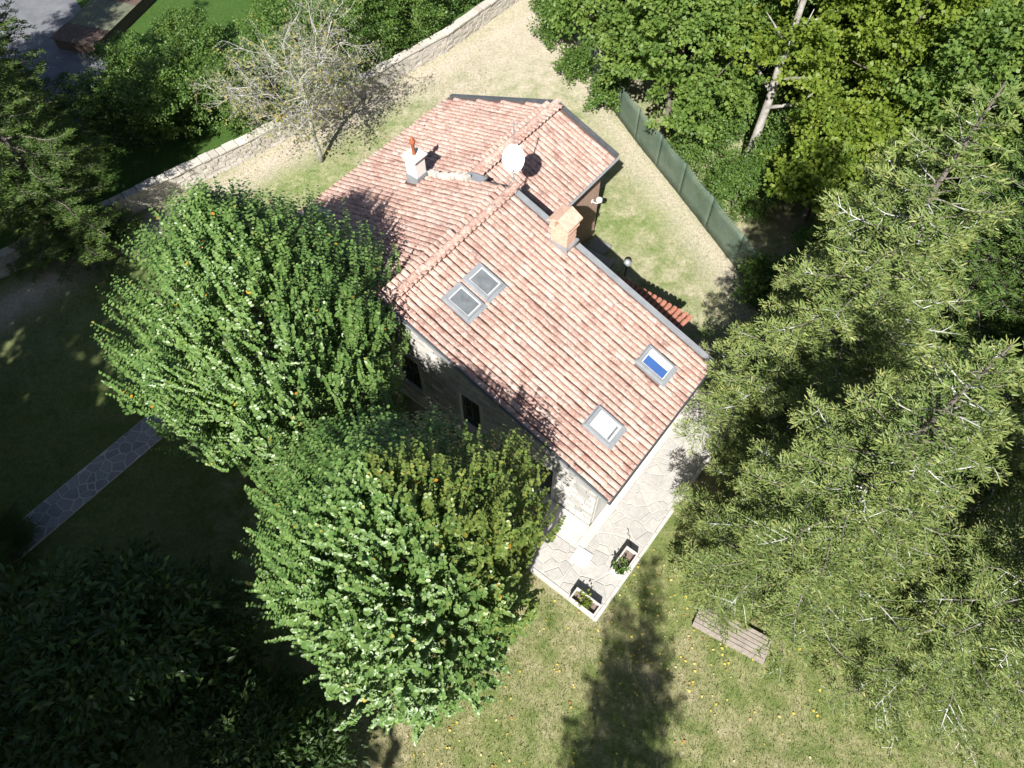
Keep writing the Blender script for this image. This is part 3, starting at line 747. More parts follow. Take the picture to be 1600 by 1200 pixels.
def limbs_mesh(rng, h, r0, n, spread, zlo, mat, name='limb', lean=(0, 0)):
    """trunk tube and limb tubes as separate MBs"""
    tr = MB(); pts = []; rad = []
    for i in range(9):
        t = i / 8; pts.append((lean[0] * t + rng.normal(0, .04) * t * 2, lean[1] * t + rng.normal(0, .04) * t * 2, h * t)); rad.append(r0 * (1.25 if i == 0 else 1) * (1 - .85 * t))
    tr.tube(pts, rad, 10)
    lb = MB()
    for i in range(n):
        t = zlo + (1 - zlo) * (i + .5) / n * .85; z = h * t; a = i * 2.4 + rng.uniform(-.4, .4)
        Lg = spread * (1.15 - .75 * t) * rng.uniform(.8, 1.1); rise = rng.uniform(.35, .8)
        b = Vector((lean[0] * t, lean[1] * t, z)); p = [b]; dirv = Vector((math.cos(a), math.sin(a), rise)).normalized()
        for k in range(4): dirv = (dirv + Vector((rng.normal(0, .15), rng.normal(0, .15), .08))).normalized(); p.append(p[-1] + dirv * Lg / 4)
        rr = r0 * (1 - .8 * t) * .55; lb.tube(p, [rr, rr * .8, rr * .6, rr * .4, rr * .15], 6)
    return tr, lb

def env_r(t):                                 # fastigiate crown: relative radius against relative height
    t = np.asarray(t); return np.where(t < .42, .62 + .38 * np.sin(np.clip(t / .42, 0, 1) * math.pi / 2), np.cos(np.clip((t - .42) / .58, 0, 1) * math.pi / 2) ** .95)
def hornbeam(loc, h, rad, seed, label, ywedge=None, nshoot=3700):
    rng = np.random.default_rng(seed); zb = 1.3
    t_ = empty('hornbeam_tree', (*loc, 0)); tag(t_, label, 'tree', 'hornbeams in front of the gable')
    tr, lb = limbs_mesh(rng, h * .85, .20, 16, rad * .8, .15, M['bark'])
    tr.build('trunk', M['bark'], t_, smooth=True); lb.build('limbs', M['bark'], t_, smooth=True)
    # uneven envelope from a few lobes
    ph = rng.uniform(0, 6.28, 6)
    lob = lambda a, t: 1 + .09 * np.sin(3 * a + ph[0] + 3 * t) + .08 * np.sin(6 * a + ph[1] - 7 * t) * np.sin(9 * t + ph[3]) + .07 * np.sin(10 * a + ph[2] + 13 * t) - .03
    n = nshoot
    t = rng.beta(1.5, 1.35, n); a = rng.uniform(0, 2 * math.pi, n); f = np.where(rng.random(n) < .82, rng.uniform(.82, 1.10, n), rng.uniform(.35, .8, n))
    hole = np.sin(5 * a + ph[4] + 6 * np.sin(5 * t + ph[5])) * np.sin(11 * t + 3 * np.sin(2 * a + ph[0]))
    sel = hole > -.48 + rng.normal(0, .12, n); t, a, f = t[sel], a[sel], f[sel]; n = len(t)
    rr = rad * env_r(t) * lob(a, t) * f
    outw = np.stack([np.cos(a), np.sin(a), np.zeros(n)], 1)
    tip = outw * rr[:, None] + UP * (zb + (h - zb) * t)[:, None]
    d = unit(UP * rng.uniform(.85, 1.2, n)[:, None] + outw * (rng.uniform(.10, .75, n) * (1.15 - .8 * t))[:, None] + rng.normal(0, .11, (n, 3)))
    Lg = rng.uniform(.6, 1.5, n) * (1 + .45 * np.clip((t - .35) / .5, 0, 1) * (rng.random(n) < .35))
    k = 24; s = (np.arange(k) + .5) / k
    base = tip - d * (Lg * .72)[:, None]
    P = base[:, None, :] + d[:, None, :] * (Lg[:, None] * s[None])[..., None]
    perp = unit(np.cross(d, rng.normal(size=(n, 3))))
    sgn = np.where(np.arange(k) % 2 == 0, 1., -1.)
    A = perp[:, None, :] * sgn[None, :, None] + d[:, None, :] * .30 + rng.normal(0, .16, (n, k, 3)) - UP * .10
    Nn = d[:, None, :] + .30 * outw[:, None, :] + rng.normal(0, .22, (n, k, 3))
    S = (.142 - .062 * s[None]) * rng.uniform(.75, 1.2, (n, k))
    keep = rng.random((n, k)) < (Lg[:, None] / 1.3)
    P, A, Nn, S = P[keep], A[keep], Nn[keep], S[keep]
    rv = np.clip(rng.normal(.45, .22, keep.shape), 0, .95); rv = np.where(rng.random(keep.shape) < .0035, 1 - rng.random(keep.shape) * .04, rv)[keep]
    az = np.arctan2(P[:, 1], P[:, 0])
    if ywedge:                                # one side already turning
        w = np.abs((az - ywedge + math.pi) % (2 * math.pi) - math.pi) < .75 + rng.normal(0, .15, len(P))
    else: w = np.zeros(len(P), bool)
    # inner fill
    m = 14000; t2 = rng.beta(1.6, 1.5, m); a2 = rng.uniform(0, 6.283, m); r2 = rad * env_r(t2) * lob(a2, t2) * np.sqrt(rng.uniform(.15, .74, m))
    P2 = np.stack([np.cos(a2) * r2, np.sin(a2) * r2, zb + (h - zb) * t2 - .25], 1); 
    o1 = obj('crown', leaf_mesh('crown', np.concatenate([P[~w], P2]), np.concatenate([A[~w], rdir(rng, m)]), np.concatenate([Nn[~w], rdir(rng, m) + UP]), np.concatenate([S[~w], rng.uniform(.10, .15, m)]), np.concatenate([rv[~w], rng.uniform(0, .7, m)]), LEAF6, M['hornbeam']), t_)
    if w.any():
        o2 = obj('crown', leaf_mesh('crown', P[w], A[w], Nn[w], S[w], rv[w], LEAF6, M['hornbeam_y']), t_); o2['label'] = 'yellowing side of the crown'
    # shoot stems
    return t_
hornbeam((-7.0, 12.1), 10.6, 3.92, 21, 'tall leafy green hornbeam tree by the stone path end, shading the left roof slope')
hornbeam((-2.75, 5.75), 10.0, 3.50, 22, 'tall hornbeam tree with yellowing leaves on its side facing the patio', ywedge=.15)

def clump_crown(rng, lobes, nclump, per, cs, ls, tilt=.5, flat=.45):
    """leaf clumps on the surfaces of ellipsoidal lobes; returns P, A, N, S, rv"""
    Ps, As, Ns, Ss, Rs = [], [], [], [], []
    wts = np.array([l[3] * l[3] for l in lobes]); wts = wts / wts.sum()
    for (cx, cy, cz, r, hz), w in zip(lobes, wts):
        n = max(4, int(nclump * w)); d = rdir(rng, n); d[:, 2] = np.where(d[:, 2] < -.35, -d[:, 2], d[:, 2])
        f = np.where(rng.random(n) < .75, rng.uniform(.82, 1.08, n), rng.uniform(.3, .85, n))
        C = np.array([cx, cy, cz]) + d * f[:, None] * np.array([r, r, hz])
        sz = cs * rng.uniform(.6, 1.4, n)
        q = rdir(rng, n * per).reshape(n, per, 3) * (rng.random((n, per, 1)) ** .5); q[..., 2] *= flat
        P = C[:, None] + q * sz[:, None, None]
        outw = unit(d * .8 + UP * .9)
        Nn = outw[:, None] + rng.normal(0, tilt, (n, per, 3))
        A = q + d[:, None] * .5 + rng.normal(0, .5, (n, per, 3)) - UP * .25
        crv = rng.normal(0, .18, n)
        Ps.append(P.reshape(-1, 3)); As.append(A.reshape(-1, 3)); Ns.append(Nn.reshape(-1, 3)); Ss.append((ls * rng.uniform(.65, 1.25, (n, per))).ravel())
        Rs.append(np.clip(.5 + crv[:, None] + rng.normal(0, .16, (n, per)), 0, 1).ravel())
    return [np.concatenate(x) for x in (Ps, As, Ns, Ss, Rs)]
def broadleaf(name, loc, h, rad, seed, label, mat, cat='tree', group=None, nclump=420, per=42, cs=.42, ls=.15, tpl=LOBE, zlo=.25, lean=(0, 0), bark=None, r0=.16, nl=14, flat=.45):
    rng = np.random.default_rng(seed); t_ = empty(name, (*loc, 0)); tag(t_, label, cat, group)
    bark = bark or M['bark']
    tr, lb = limbs_mesh(rng, h * .92, r0, nl, rad * .95, zlo * .8, bark, lean=lean)
    tr.build('trunk', bark, t_, smooth=True); lb.build('limbs', bark, t_, smooth=True)
    lobes = []
    nlob = 11
    for i in range(nlob):
        t = zlo + (1 - zlo) * (i + .5) / nlob; a = i * 2.4 + rng.uniform(-.3, .3); env = math.sin(math.pi * min(1, .22 + .78 * (t - zlo) / (1 - zlo) * .98)) ** .6
        off = rad * .55 * env; lr = rad * rng.uniform(.38, .56) * (.6 + .4 * env)
        lobes.append((math.cos(a) * off + lean[0] * t, math.sin(a) * off + lean[1] * t, min(h * t, h - lr * .6), lr, lr * .75))
    obj('crown', leaf_mesh('crown', *clump_crown(rng, lobes, nclump, per, cs, ls, flat=flat), tpl, mat), t_)
    return t_
def copy_tree(src, loc, rz, sc, label, group=None):
    r = src.copy(); COL.objects.link(r); r.location = (*loc, 0); r.rotation_euler = (0, 0, rz); r.scale = (sc, sc, sc); r['label'] = label
    if group: r['group'] = group
    for c in list(src.children):
        d = c.copy(); COL.objects.link(d); d.parent = r
    return r

# maples beyond the green fence
GM = 'maples beyond the green fence'
mp1 = broadleaf('maple_tree', (7.0, 27.3), 8.5, 3.9, 31, 'blue-green maple whose branches hang over the green fence', M['maple'], group=GM, nclump=720, per=46)
mp2 = broadleaf('maple_tree', (15.2, 25.6), 11.5, 3.9, 32, 'yellow-green maple with bright sunlit crown beside the pale trunk', M['maple_y'], group=GM, nclump=680, per=46)
mp3 = broadleaf('maple_tree', (12.0, 21.2), 6.0, 2.5, 33, 'lower yellow-green maple behind the fence end near the spruces', M['maple_y'], group=GM, nclump=400, per=42)
mp4 = broadleaf('maple_tree', (4.7, 32.2), 6.5, 3.0, 34, 'green maple standing where the fence runs up to the wall', M['maple'], group=GM, nclump=420, per=44)
pt = broadleaf('bare_trunk_tree', (10.4, 25.0), 15.0, 3.0, 35, 'tall tree with pale bare trunk rising between the maples', M['maple_y'], nclump=300, per=42, zlo=.26, bark=M['palebark'], r0=.21, lean=(.3, .8))
for src, x, y, rz, sc, lab in (
    (mp2, 17.0, 31.0, 1.9, 1.15, 'tall yellow-green maple in the shade behind the sunlit one'),
    (mp1, 17.5, 22.0, .8, 1.05, 'shaded blue-green maple at the edge of the dark spruces'),
    (mp1, 12.3, 34.5, 2.6, 1.15, 'blue-green maple behind the fence, next to the tall pale trunk'),
    (mp2, 22.5, 27.0, 4.0, 1.2, 'large yellow-green maple deep in the wood behind the spruces'),
    (mp1, 21.0, 35.5, 5.0, 1.3, 'large blue-green maple at the back of the wood'),
    (mp3, 14.6, 18.2, 3.0, 1.0, 'small maple squeezed between the spruces and the fence end'),
    (mp4, 4.3, 37.6, 1.0, 1.1, 'green maple at the far end of the netting fence'),
    (mp4, 13.2, 30.0, 2.2, 1.3, 'green maple filling the gap behind the pale trunk'),
    (mp1, 9.6, 40.0, .3, 1.2, 'blue-green maple beyond the far garden corner'),
    (mp1, 27.0, 21.5, 2.9, 1.3, 'large maple on the outer edge of the wood')):
    copy_tree(src, (x, y), rz, sc, lab, GM)

# laurels and shrubs
def bush(loc, h, rad, seed, label, mat, tpl=LEAF4, ls=.11, nclump=230, per=34, group='shrubs along the boundary', name='shrub'):
    return broadleaf(name, loc, h, rad, seed, label, mat, 'shrub', group, nclump, per, .30, ls, tpl, .12, r0=.06, nl=9)
b1 = bush((-12.9, 28.0), 3.4, 2.1, 41, 'dense green shrub behind the rubble wall, under the bare tree', M['shrub'], nclump=360)
b2 = bush((-4.9, 35.2), 3.2, 2.0, 42, 'bright green shrub behind the far end of the rubble wall', M['shrub'], nclump=330)
for src, x, y, rz, sc, lab in (
    (b1, -15.4, 27.2, 1.2, 1.0, 'dark green shrub behind the wall beside the left spruces'),
    (b2, -9.9, 31.2, 2.2, 1.15, 'green shrub behind the wall, shaded by the bare tree'),
    (b1, -7.3, 33.4, 3.9, 1.1, 'green shrub behind the wall between the bare tree and the far end'),
    (b2, -2.6, 38.3, 4.2, 1.05, 'green shrub where the wall leaves the garden'),
    (b1, -17.4, 29.4, 5.2, .95, 'tall green shrub between the road and the rubble wall'),
    (b2, -14.6, 30.6, .6, .95, 'broad green shrub on the grass beyond the bare tree'),
    (b2, -18.2, 26.8, 1.6, .95, 'dark shrub at the edge of the grey road'),
    (b1, -11.4, 33.2, 1.7, .95, 'green shrub on the far grass beyond the wall'),
    (b2, -6.9, 37.6, 2.8, 1.2, 'rounded green shrub behind the others at the far end of the wall'),
    (b1, -16.2, 33.0, 3.3, .75, 'low green shrub on the grass near the shed')):
    copy_tree(src, (x, y), rz, sc, lab)
GU = 'undergrowth beyond the green fence'
for i, (x, y, sc) in enumerate(((9.4, 22.4, .8), (11.8, 24.0, 1.0), (8.3, 25.6, .85), (14.6, 28.2, 1.1), (12.2, 18.6, .8), (15.4, 23.8, 1.1), (16.0, 26.6, 1.0), (18.6, 27.0, 1.1), (15.6, 20.8, .9), (11.0, 27.8, 1.0), (14.6, 32.8, 1.2), (8.6, 31.6, 1.0), (19.5, 31.5, 1.2), (10.2, 33.8, 1.0), (19.0, 20.0, 1.1), (22.5, 23.0, 1.2), (11.2, 15.6, .8), (15.0, 10.5, 1.0))):
    copy_tree((b1, b2)[i % 2], (x, y), i * 1.3, sc, 'green undergrowth shrub in the wood beyond the netting fence', GU)
b3 = bush((3.0, 31.6), 1.7, .85, 43, 'low leafy shrub in front of the green fence', M['shrub'], nclump=120)
copy_tree(b3, (4.5, 29.4), 1.0, 1.15, 'rounded shrub in front of the fence, nearest the rear wing')
copy_tree(b3, (2.1, 34.8), 2.0, 1.15, 'shrub in front of the fence near the wall corner')
copy_tree(b3, (1.9, 37.4), 3.0, 1.1, 'shrub in front of the fence at the far garden corner')
copy_tree(b3, (9.7, 17.6), 2.4, 1.2, 'dim shrub at the fence end by the spruces')

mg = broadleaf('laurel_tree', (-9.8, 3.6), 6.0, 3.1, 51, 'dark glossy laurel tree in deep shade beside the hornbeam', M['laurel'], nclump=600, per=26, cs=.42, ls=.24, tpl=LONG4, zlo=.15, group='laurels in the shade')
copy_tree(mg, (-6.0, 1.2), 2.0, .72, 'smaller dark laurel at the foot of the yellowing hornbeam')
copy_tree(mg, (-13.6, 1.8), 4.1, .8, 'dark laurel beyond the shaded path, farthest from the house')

# spruces
def spruce_meshes(seed, h, rad, mat, wood):
    rng = np.random.default_rng(seed)
    P, A, S, rv = [], [], [], []
    br = MB()
    def sprigrow(p0, d0, Lr, age):
        m = max(2, int(Lr / .036)); w = (np.arange(m) + .3) / m
        lp = p0 + d0 * (w * Lr)[:, None] - UP * (.35 * Lr * w ** 2)[:, None]
        lat = unit(np.cross(d0, UP) + 1e-6); sg2 = np.where(np.arange(m) % 2 == 0, 1., -1.)
        ax = d0 * .85 + lat * (sg2 * .7)[:, None] + rng.normal(0, .30, (m, 3)); ax[-1] = d0
        P.append(lp); A.append(ax); S.append(rng.uniform(.08, .18, m) * (1.15 - .35 * w)); rv.append(np.clip(age + .22 * w + rng.normal(0, .13, m), 0, 1))
    z = .7
    while z < h - .3:
        t = z / h; nb = 6 if t < .8 else 5
        a0 = rng.uniform(0, 6.28)
        for i in range(nb):
            a = a0 + i * 2 * math.pi / nb + rng.normal(0, .30)
            Lb = max(.25, rad * (1 - t) ** .72 * rng.uniform(.62, 1.15) * (1.0 if t > .12 else .8))
            n = max(4, int(Lb / .12)); s = np.linspace(0, 1, n)
            o = np.array([math.cos(a), math.sin(a), 0]); sd_ = np.array([-math.sin(a), math.cos(a), 0])
            up0 = .30 * t + .08 + rng.normal(0, .07); curve = (up0 * s - (.50 - .28 * t) * s ** 2 + .30 * s ** 3.2)
            wob = (rng.normal(0, .10) * s ** 2 + rng.normal(0, .035) * np.sin(s * 7 + rng.uniform(0, 6))) * Lb
            pts = o * (s * Lb)[:, None] + sd_ * wob[:, None] + UP * (z + rng.uniform(-.15, .15) + Lb * curve)[:, None]
            st = max(1, n // 7); idx = list(range(0, n, st))
            if idx[-1] != n - 1: idx.append(n - 1)
            r0 = .009 + .010 * Lb
            br.tube([tuple(pts[q]) for q in idx], [r0 * (1 - .85 * s[q]) for q in idx], 5, False)
            tang = unit(np.gradient(pts, axis=0))
            for sg in (-1, 1):
                for q in range(1, n):
                    if s[q] < .12: continue
                    main = (q + (sg > 0)) % 2 == 0 and Lb > .8 and s[q] < .93
                    if rng.random() < .08: continue
                    d0 = unit(tang[q] * rng.uniform(.45, 1.1) + sd_ * sg + UP * rng.normal(-.05, .25))
                    if main:
                        L2 = (.24 + .34 * Lb ** .7 * (1 - s[q]) ** .5 * min(1, s[q] * 2.2)) * rng.uniform(.6, 1.35)
                        m = max(2, int(L2 / .095)); lat = unit(np.cross(d0, UP))
                        e = pts[q] + d0 * L2 - UP * .14 * L2
                        br.tube([tuple(pts[q]), tuple((pts[q] + e) / 2 + UP * .03 * L2), tuple(e)], [.009, .007, .004], 3, False)
                        for k in range(m):
                            w = (k + .6) / m; p0 = pts[q] + d0 * (w * L2) - UP * (.14 * L2 * w * w)
                            for s2 in (-1, 1):
                                sprigrow(p0, unit(d0 * .8 + lat * s2 * rng.uniform(.6, 1.1) + UP * rng.normal(0, .25)), rng.uniform(.07, .20) * (1.2 - .5 * w), .22 + .30 * s[q] + .15 * w)
                        sprigrow(e - d0 * .1, d0, .16, .35 + .3 * s[q])
                    else:
                        sprigrow(pts[q], d0, rng.uniform(.08, .26), .20 + .35 * s[q])
            sprigrow(pts[-2], tang[-1], .28, .6)
        z += .38 + .12 * rng.random()
    P, A, S, rv = map(np.concatenate, (P, A, S, rv))
    crown = leaf_mesh('crown', P, A, rdir(rng, len(P)) + UP, S, rv, SPRIG, mat)
    bm = bpy.data.meshes.new('branches'); bm.from_pydata(br.v, [], br.f); bm.update(); bm.materials.append(wood)
    tr = MB().tube([(0, 0, h * i / 7) for i in range(8)], [.22 * (1 - .93 * i / 7) for i in range(8)], 9)
    tm = bpy.data.meshes.new('trunk'); tm.from_pydata(tr.v, [], tr.f); tm.update(); tm.materials.append(M['bark'])
    return crown, bm, tm
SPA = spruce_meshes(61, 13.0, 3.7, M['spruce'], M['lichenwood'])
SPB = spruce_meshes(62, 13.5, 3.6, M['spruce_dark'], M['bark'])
def spruce(kind, loc, rz, sc, label, group, szz=1.0):
    t_ = empty('spruce_tree', (*loc, 0), rz); t_.scale = (sc, sc, sc * szz); tag(t_, label, 'tree', group)
    for nm, me in zip(('crown', 'branches', 'trunk'), kind): obj(nm, me, t_)
    return t_
GS = 'spruces by the patio'
spruce(SPA, (7.75, 6.35), .3, 1.0, 'big spruce with pale lichen twigs overhanging the patio and planters', GS)
spruce(SPA, (8.9, 11.4), 2.1, 1.08, 'big spruce with pale twigs touching the roof corner', GS)
spruce(SPA, (11.4, 4.2), 4.0, .95, 'spruce with drooping pale twigs at the lawn edge', GS)
spruce(SPA, (14.2, 8.8), 1.2, 1.05, 'spruce standing behind the two spruces that reach the house', GS)
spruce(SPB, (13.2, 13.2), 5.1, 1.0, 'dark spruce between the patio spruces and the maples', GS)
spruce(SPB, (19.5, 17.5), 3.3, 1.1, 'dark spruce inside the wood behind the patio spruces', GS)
spruce(SPB, (17.8, 12.6), .7, 1.3, 'very tall dark spruce shading the maples behind it', GS)  # added to throw shade over the maples behind
spruce(SPB, (23.5, 15.5), 2.7, 1.35, 'very tall dark spruce at the outer edge of the wood', GS)  # second spruce added to darken the wood with its shade
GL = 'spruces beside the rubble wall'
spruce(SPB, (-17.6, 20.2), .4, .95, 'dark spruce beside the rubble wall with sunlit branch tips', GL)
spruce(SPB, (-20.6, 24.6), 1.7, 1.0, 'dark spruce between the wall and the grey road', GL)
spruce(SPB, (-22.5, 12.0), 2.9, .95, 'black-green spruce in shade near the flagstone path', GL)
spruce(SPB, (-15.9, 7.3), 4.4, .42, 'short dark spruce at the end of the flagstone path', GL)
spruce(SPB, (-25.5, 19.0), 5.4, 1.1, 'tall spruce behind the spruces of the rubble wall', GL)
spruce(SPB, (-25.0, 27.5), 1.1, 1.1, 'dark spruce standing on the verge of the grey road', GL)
GO = 'tall maples on the south side of the garden'
for i, (src, x, y, sc, rz) in enumerate(((mp1, -16.8, -6.5, 1.9, .2), (mp1, -12.0, -7.5, 1.45, 1.1), (mp2, -23.5, 1.5, 1.7, 2.0), (mp1, -15.8, -12.5, 2.5, 3.0), (mp1, -28.0, 5.0, 1.7, 4.0), (mp2, -21.0, -8.0, 1.8, 5.0))):
    copy_tree(src, (x, y), rz, sc, 'tall maple on the south side of the garden shading the path and laurels', GO)
spruce(SPB, (.75, -7.4), 2.2, .84, 'slim spruce south of the lawn casting a long shadow towards the planters', None, 1.25)

# bare tree by the wall
def bare_tree(loc):
    rng = np.random.default_rng(77); t_ = empty('bare_tree', (*loc, 0)); tag(t_, 'nearly leafless pale tree beside the rubble wall', 'tree')
    tr = MB().tube([(0, 0, 0), (.03, .02, .5), (-.02, .05, 1.3), (.02, .04, 2.3), (.0, .06, 3.1)], [.13, .10, .09, .085, .08], 9); tr.build('trunk', M['palebark'], t_, smooth=True)
    tw = MB(); tips = []
    def grow(p, d, Lg, r, lev):
        pts = [p]; k = 4
        for i in range(k):
            d = (d + Vector(rng.normal(0, .17, 3)) + Vector((0, 0, .02 if lev < 2 else -.03))).normalized(); pts.append(pts[-1] + d * Lg / k)
        tw.tube(pts, [r * (1 - .6 * i / k) for i in range(k + 1)], 5 if lev < 2 else 3, False)
        if lev >= 4: tips.append(pts[-1]); tips.append(pts[2]); return
        nch = (5, 5, 5, 4)[lev]
        for c in range(nch):
            q = pts[1 + int(rng.integers(0, k))] if c else pts[-1]
            nd = (d * .75 + Vector(rng.normal(0, .62, 3))).normalized()
            grow(q, nd, Lg * rng.uniform(.52, .78), r * .50, lev + 1)
    for i in range(6):
        a = i * 1.047 + rng.uniform(-.3, .3)
        grow(Vector((0, .05, 2.35 + .14 * i)), Vector((math.cos(a) - .18, math.sin(a) + .1, rng.uniform(.6, 1.1))).normalized(), rng.uniform(1.9, 2.6), .052, 0)
    tw.build('branches', M['greytwig'], t_)
    tp = np.array([tuple(x) for x in tips]); s = rng.random(len(tp)) < 1.1; P = tp[s] + rng.normal(0, .05, (s.sum(), 3)); n = len(P)
    obj('crown', leaf_mesh('crown', P, rdir(rng, n), rdir(rng, n) + UP, rng.uniform(.08, .14, n), rng.random(n), LEAF4, M['dullleaf']), t_)
    c = np.array([-.95, -.75, 2.95]); P = c + rng.normal(0, .09, (60, 3))
    obj('yellow_leaf_cluster', leaf_mesh('yellow_leaf_cluster', P, rdir(rng, 60), rdir(rng, 60) + UP, rng.uniform(.09, .14, 60), rng.random(60), LEAF4, M['yellowleaf']), t_)
bare_tree((-8.67, 25.69))

# planter plants
def herb(loc, seed, mat, label, n, ls, r, h):
    rng = np.random.default_rng(seed); t_ = empty('potted_plant', loc); tag(t_, label, 'plant')
    st = MB()
    P = []
    for i in range(9):
        a = rng.uniform(0, 6.28); e = Vector((math.cos(a) * r * .8, math.sin(a) * r * .8, h * rng.uniform(.6, 1))); st.tube([(0, 0, -.03), tuple(e * .5 + Vector((0, 0, h * .15))), tuple(e)], [.008, .006, .003], 4, False)
        P.append(np.array(e) + rng.normal(0, .05, (n // 9, 3)))
    st.build('stem', M['shrub'], t_)
    P = np.concatenate(P); m = len(P)
    obj('foliage', leaf_mesh('foliage', P, rdir(rng, m) + unit(P) * .6, rdir(rng, m) * .5 + UP, rng.uniform(.6, 1.2, m) * ls, rng.random(m), LEAF4, mat), t_)
herb((*W(-1.58, 7.46), .25), 1, M['shrub'], 'bright green herb growing in the planter beside the flagstones', 200, .09, .20, .22)
herb((*W(-1.86, 5.92), .25), 2, M['maple_y'], 'pale yellow-green plant growing in the corner planter', 120, .10, .18, .16)

# ------------------------------------------------------------------ rubble wall
wl_pts = [(-24.0, 15.9), (-16.2, 22.3), (-11.7, 26.0), (-7.5, 29.9), (-3.3, 34.0), (0.2, 38.4), (3.2, 42.5)]
rw = empty('rubble_wall', (*wl_pts[2], 0)); tag(rw, 'low pale rubble stone wall along the worn strip of lawn', 'wall')
ox, oy = wl_pts[2]; mb = MB(); core = MB(); rr = random.Random(3)
for (a, b) in zip(wl_pts, wl_pts[1:]):
    a = Vector((a[0] - ox, a[1] - oy, 0)); b = Vector((b[0] - ox, b[1] - oy, 0)); d = b - a; Lw = d.length; d.normalize(); nrm = Vector((d.y, -d.x, 0))
    m = Matrix.Translation(a) @ Matrix((d, -nrm, Vector((0, 0, 1)))).transposed().to_4x4()
    core.box(0, Lw, .06, .40, 0, .86, m)
    z = 0
    while z < .80:
        h = rr.uniform(.09, .15); x = 0
        while x < Lw:
            w = rr.uniform(.14, .36)
            y = rr.uniform(-.01, .04); mb.box(x + .008, min(x + w, Lw) - .006, y, .10, z + .006, z + h - .004, m @ Matrix.Translation((0, 0, 0)))
            x += w
        z += h
    x = 0
    while x < Lw - .05:
        w = min(rr.uniform(.32, .62), Lw - x)
        if w > .1:
            MB().box(x + .01, x + w - .01, -.03 + rr.uniform(-.02, .02), .44 + rr.uniform(-.03, .02), .87, .94 + rr.uniform(0, .05), m @ Matrix.Rotation(rr.uniform(-.015, .015), 4, 'X')).build('coping_stone', M['wallstone'], rw, bevel=.015)
        x += w
core.build('core', M['mortar'], rw); tag(mb.build('rubble', M['wallstone'], rw), kind='stuff')

# ------------------------------------------------------------------ green netting fence
fp = [(9.9, 17.2), (9.0, 19.5), (7.3, 23.5), (5.7, 27.1), (4.4, 30.4), (3.5, 33.5), (2.9, 37.5), (2.5, 41)]
fe = empty('netting_fence', (*fp[2], 0)); tag(fe, 'fence of green netting stretched between slim posts beside the lawn', 'fence')
ox, oy = fp[2]; FH = 1.75
def along(pts, step):
    out = []
    for a, b in zip(pts, pts[1:]):
        n = max(1, round(math.dist(a, b) / step)); out += [(a[0] + (b[0] - a[0]) * i / n, a[1] + (b[1] - a[1]) * i / n) for i in range(n)]
    return out + [pts[-1]]
pp = along(fp, 1.9)
rr = random.Random(9)
for a, b in zip(pp, pp[1:]):
    mb = MB(); n = 10
    for i in range(n + 1):
        t = i / n; x, y = a[0] + (b[0] - a[0]) * t - ox, a[1] + (b[1] - a[1]) * t - oy
        for k in range(5):
            z = .03 + (FH - .05) * k / 4; bul = .035 * math.sin(math.pi * t) * math.sin(1.3 * k + rr.uniform(0, .4)) + rr.uniform(-.008, .008)
            mb.v.append((x + bul, y + bul * .5, z - (.03 * math.sin(math.pi * t) if k == 4 else 0)))
    for i in range(n):
        for k in range(4): q = i * 5 + k; mb.f.append((q, q + 5, q + 6, q + 1))
    o = mb.build('netting', M['net'], fe, smooth=True)
    s = o.modifiers.new('thick', 'SOLIDIFY'); s.thickness = .006
for x, y in pp: MB().tube([(x - ox + .03, y - oy + .01, 0), (x - ox + .03, y - oy + .01, FH + .06)], .013, 7).build('post', M['darkmetal'], fe)
MB().tube([(x - ox, y - oy, FH) for x, y in pp], .006, 5).build('top_wire', M['darkmetal'], fe)

# ------------------------------------------------------------------ pallet under the spruce, cord, shed
pl = empty('wooden_pallet', (5.38, 5.15, 0), R(-30)); tag(pl, 'weathered grey wooden pallet on the lawn under the spruce', 'pallet')
for i in range(6): MB().box(.02, 2.2, .02 + i * .135, .13 + i * .135, .135, .16).build('slat', M['wood'], pl)
for j in range(5):
    for k in range(3): MB().box(j * .52 + .02, j * .52 + .16, .02 + k * .33, .14 + k * .33, .02, .112).build('block', M['wood'], pl)
for j in range(5): MB().box(j * .52 + .02, j * .52 + .16, .02, .80, .113, .134).build('stringer', M['wood'], pl)
for k in range(3): MB().box(.02, 2.2, .02 + k * .33, .14 + k * .33, 0, .019).build('skid', M['wood'], pl)
cd = MB().tube([(0, 0, 0), (.05, -.10, 0), (.0, -.2, .0), (.07, -.30, 0), (.03, -.42, 0), (.08, -.55, 0), (.06, -.66, 0)], .009, 6).build('cord', M['cord']); cd.location = (3.72, 8.22, .078)
tag(cd, 'short thin black cord lying on the flagstones near the planter', 'cord')
shd = empty('garden_shed', (-21.6, 36.4, 0), R(-17)); tag(shd, 'low shed with a flat mossy and rusty sheet roof beside the grey road', 'shed')
MB().box(-1.2, 1.2, -2.6, 2.6, 0, .6).build('wall', M['rustsheet'], shd)
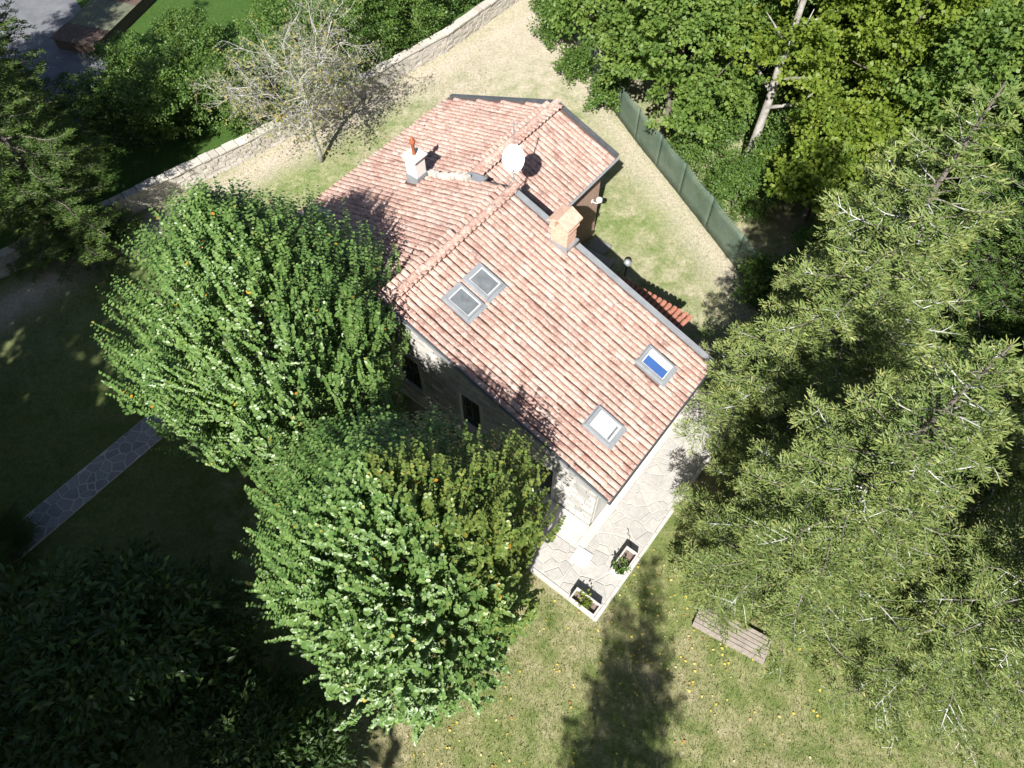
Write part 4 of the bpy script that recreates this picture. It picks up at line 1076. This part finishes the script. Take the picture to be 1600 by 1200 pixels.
for i, (y0, y1, mt) in enumerate(((-2.75, -1.3, 'rustsheet'), (-1.29, 1.15, 'mossroof'), (1.16, 2.75, 'rustsheet'))):
    mb = MB(); n = 26
    for k in range(n + 1):
        x = -1.3 + 2.6 * k / n; z = .63 + (.022 if k % 2 else 0)
        mb.v += [(x, y0, z), (x, y1, z)]
    for k in range(n): q = 2 * k; mb.f.append((q, q + 2, q + 3, q + 1))
    mb.build('roof_sheet', M[mt], shd)

# ------------------------------------------------------------------ grass and fallen leaves
def inside_house(x, y):
    u = x * UX[0] + y * UX[1]; v = x * VX[0] + y * VX[1]
    return ((u > -17.2) & (u < -1.15) & (v > 8.0) & (v < 13.5)) | ((u > -17.2) & (u < -10.2) & (v > 13) & (v < 19)) | ((u > -8) & (u < -1.2) & (v > 5.65) & (v < 16.6)) | ((u > -10.2) & (u < -8.6) & (v > 15.2) & (v < 18.7))
rng = np.random.default_rng(8)
def scatter(n, x0, x1, y0, y1):
    x = rng.uniform(x0, x1, n); y = rng.uniform(y0, y1, n); k = ~inside_house(x, y); return np.stack([x[k], y[k], np.zeros(k.sum())], 1)
P = np.concatenate([scatter(80000, -7, 15, .6, 8.5), scatter(36000, -3, 10, 14, 30), scatter(16000, -13, -1, 22, 36)])
n = len(P); A = rng.normal(0, .55, (n, 3)); A[:, 2] = 1
patchy = .5 + .28 * np.sin(P[:, 0] * 1.7 + 1.3 * np.sin(P[:, 1] * 1.1)) * np.sin(P[:, 1] * 1.9 + .8 * np.sin(P[:, 0] * 2.3))
BL = (np.array([(-.11, 0, 0), (.11, 0, 0), (.0, 1, .15)]), [np.array([(0, 1, 2)])])
gr = obj('grass', leaf_mesh('grass', P, A, rdir(rng, n), rng.uniform(.035, .095, n) * (1 + .5 * (rng.random(n) < .1)), np.clip(patchy + rng.normal(0, .22, n), 0, 1), BL, M['grass'])); tag(gr, 'short patchy grass of the sunny lawn', 'grass', kind='stuff')
P = np.concatenate([scatter(260, -5, 9, .8, 7.5), scatter(120, 3, 6.5, 3, 7.2), scatter(40, -9, 6, 20, 30), scatter(60, -5, 0, 1, 4)]); n = len(P); P[:, 2] = .035
fl = obj('fallen_leaves', leaf_mesh('fallen_leaves', P, rdir(rng, n) * np.array([1, 1, .15]), UP + rng.normal(0, .25, (n, 3)), rng.uniform(.05, .10, n), rng.random(n), LEAF6, M['fallen'])); tag(fl, 'yellow fallen leaves scattered over the lawn', 'leaves', kind='stuff')
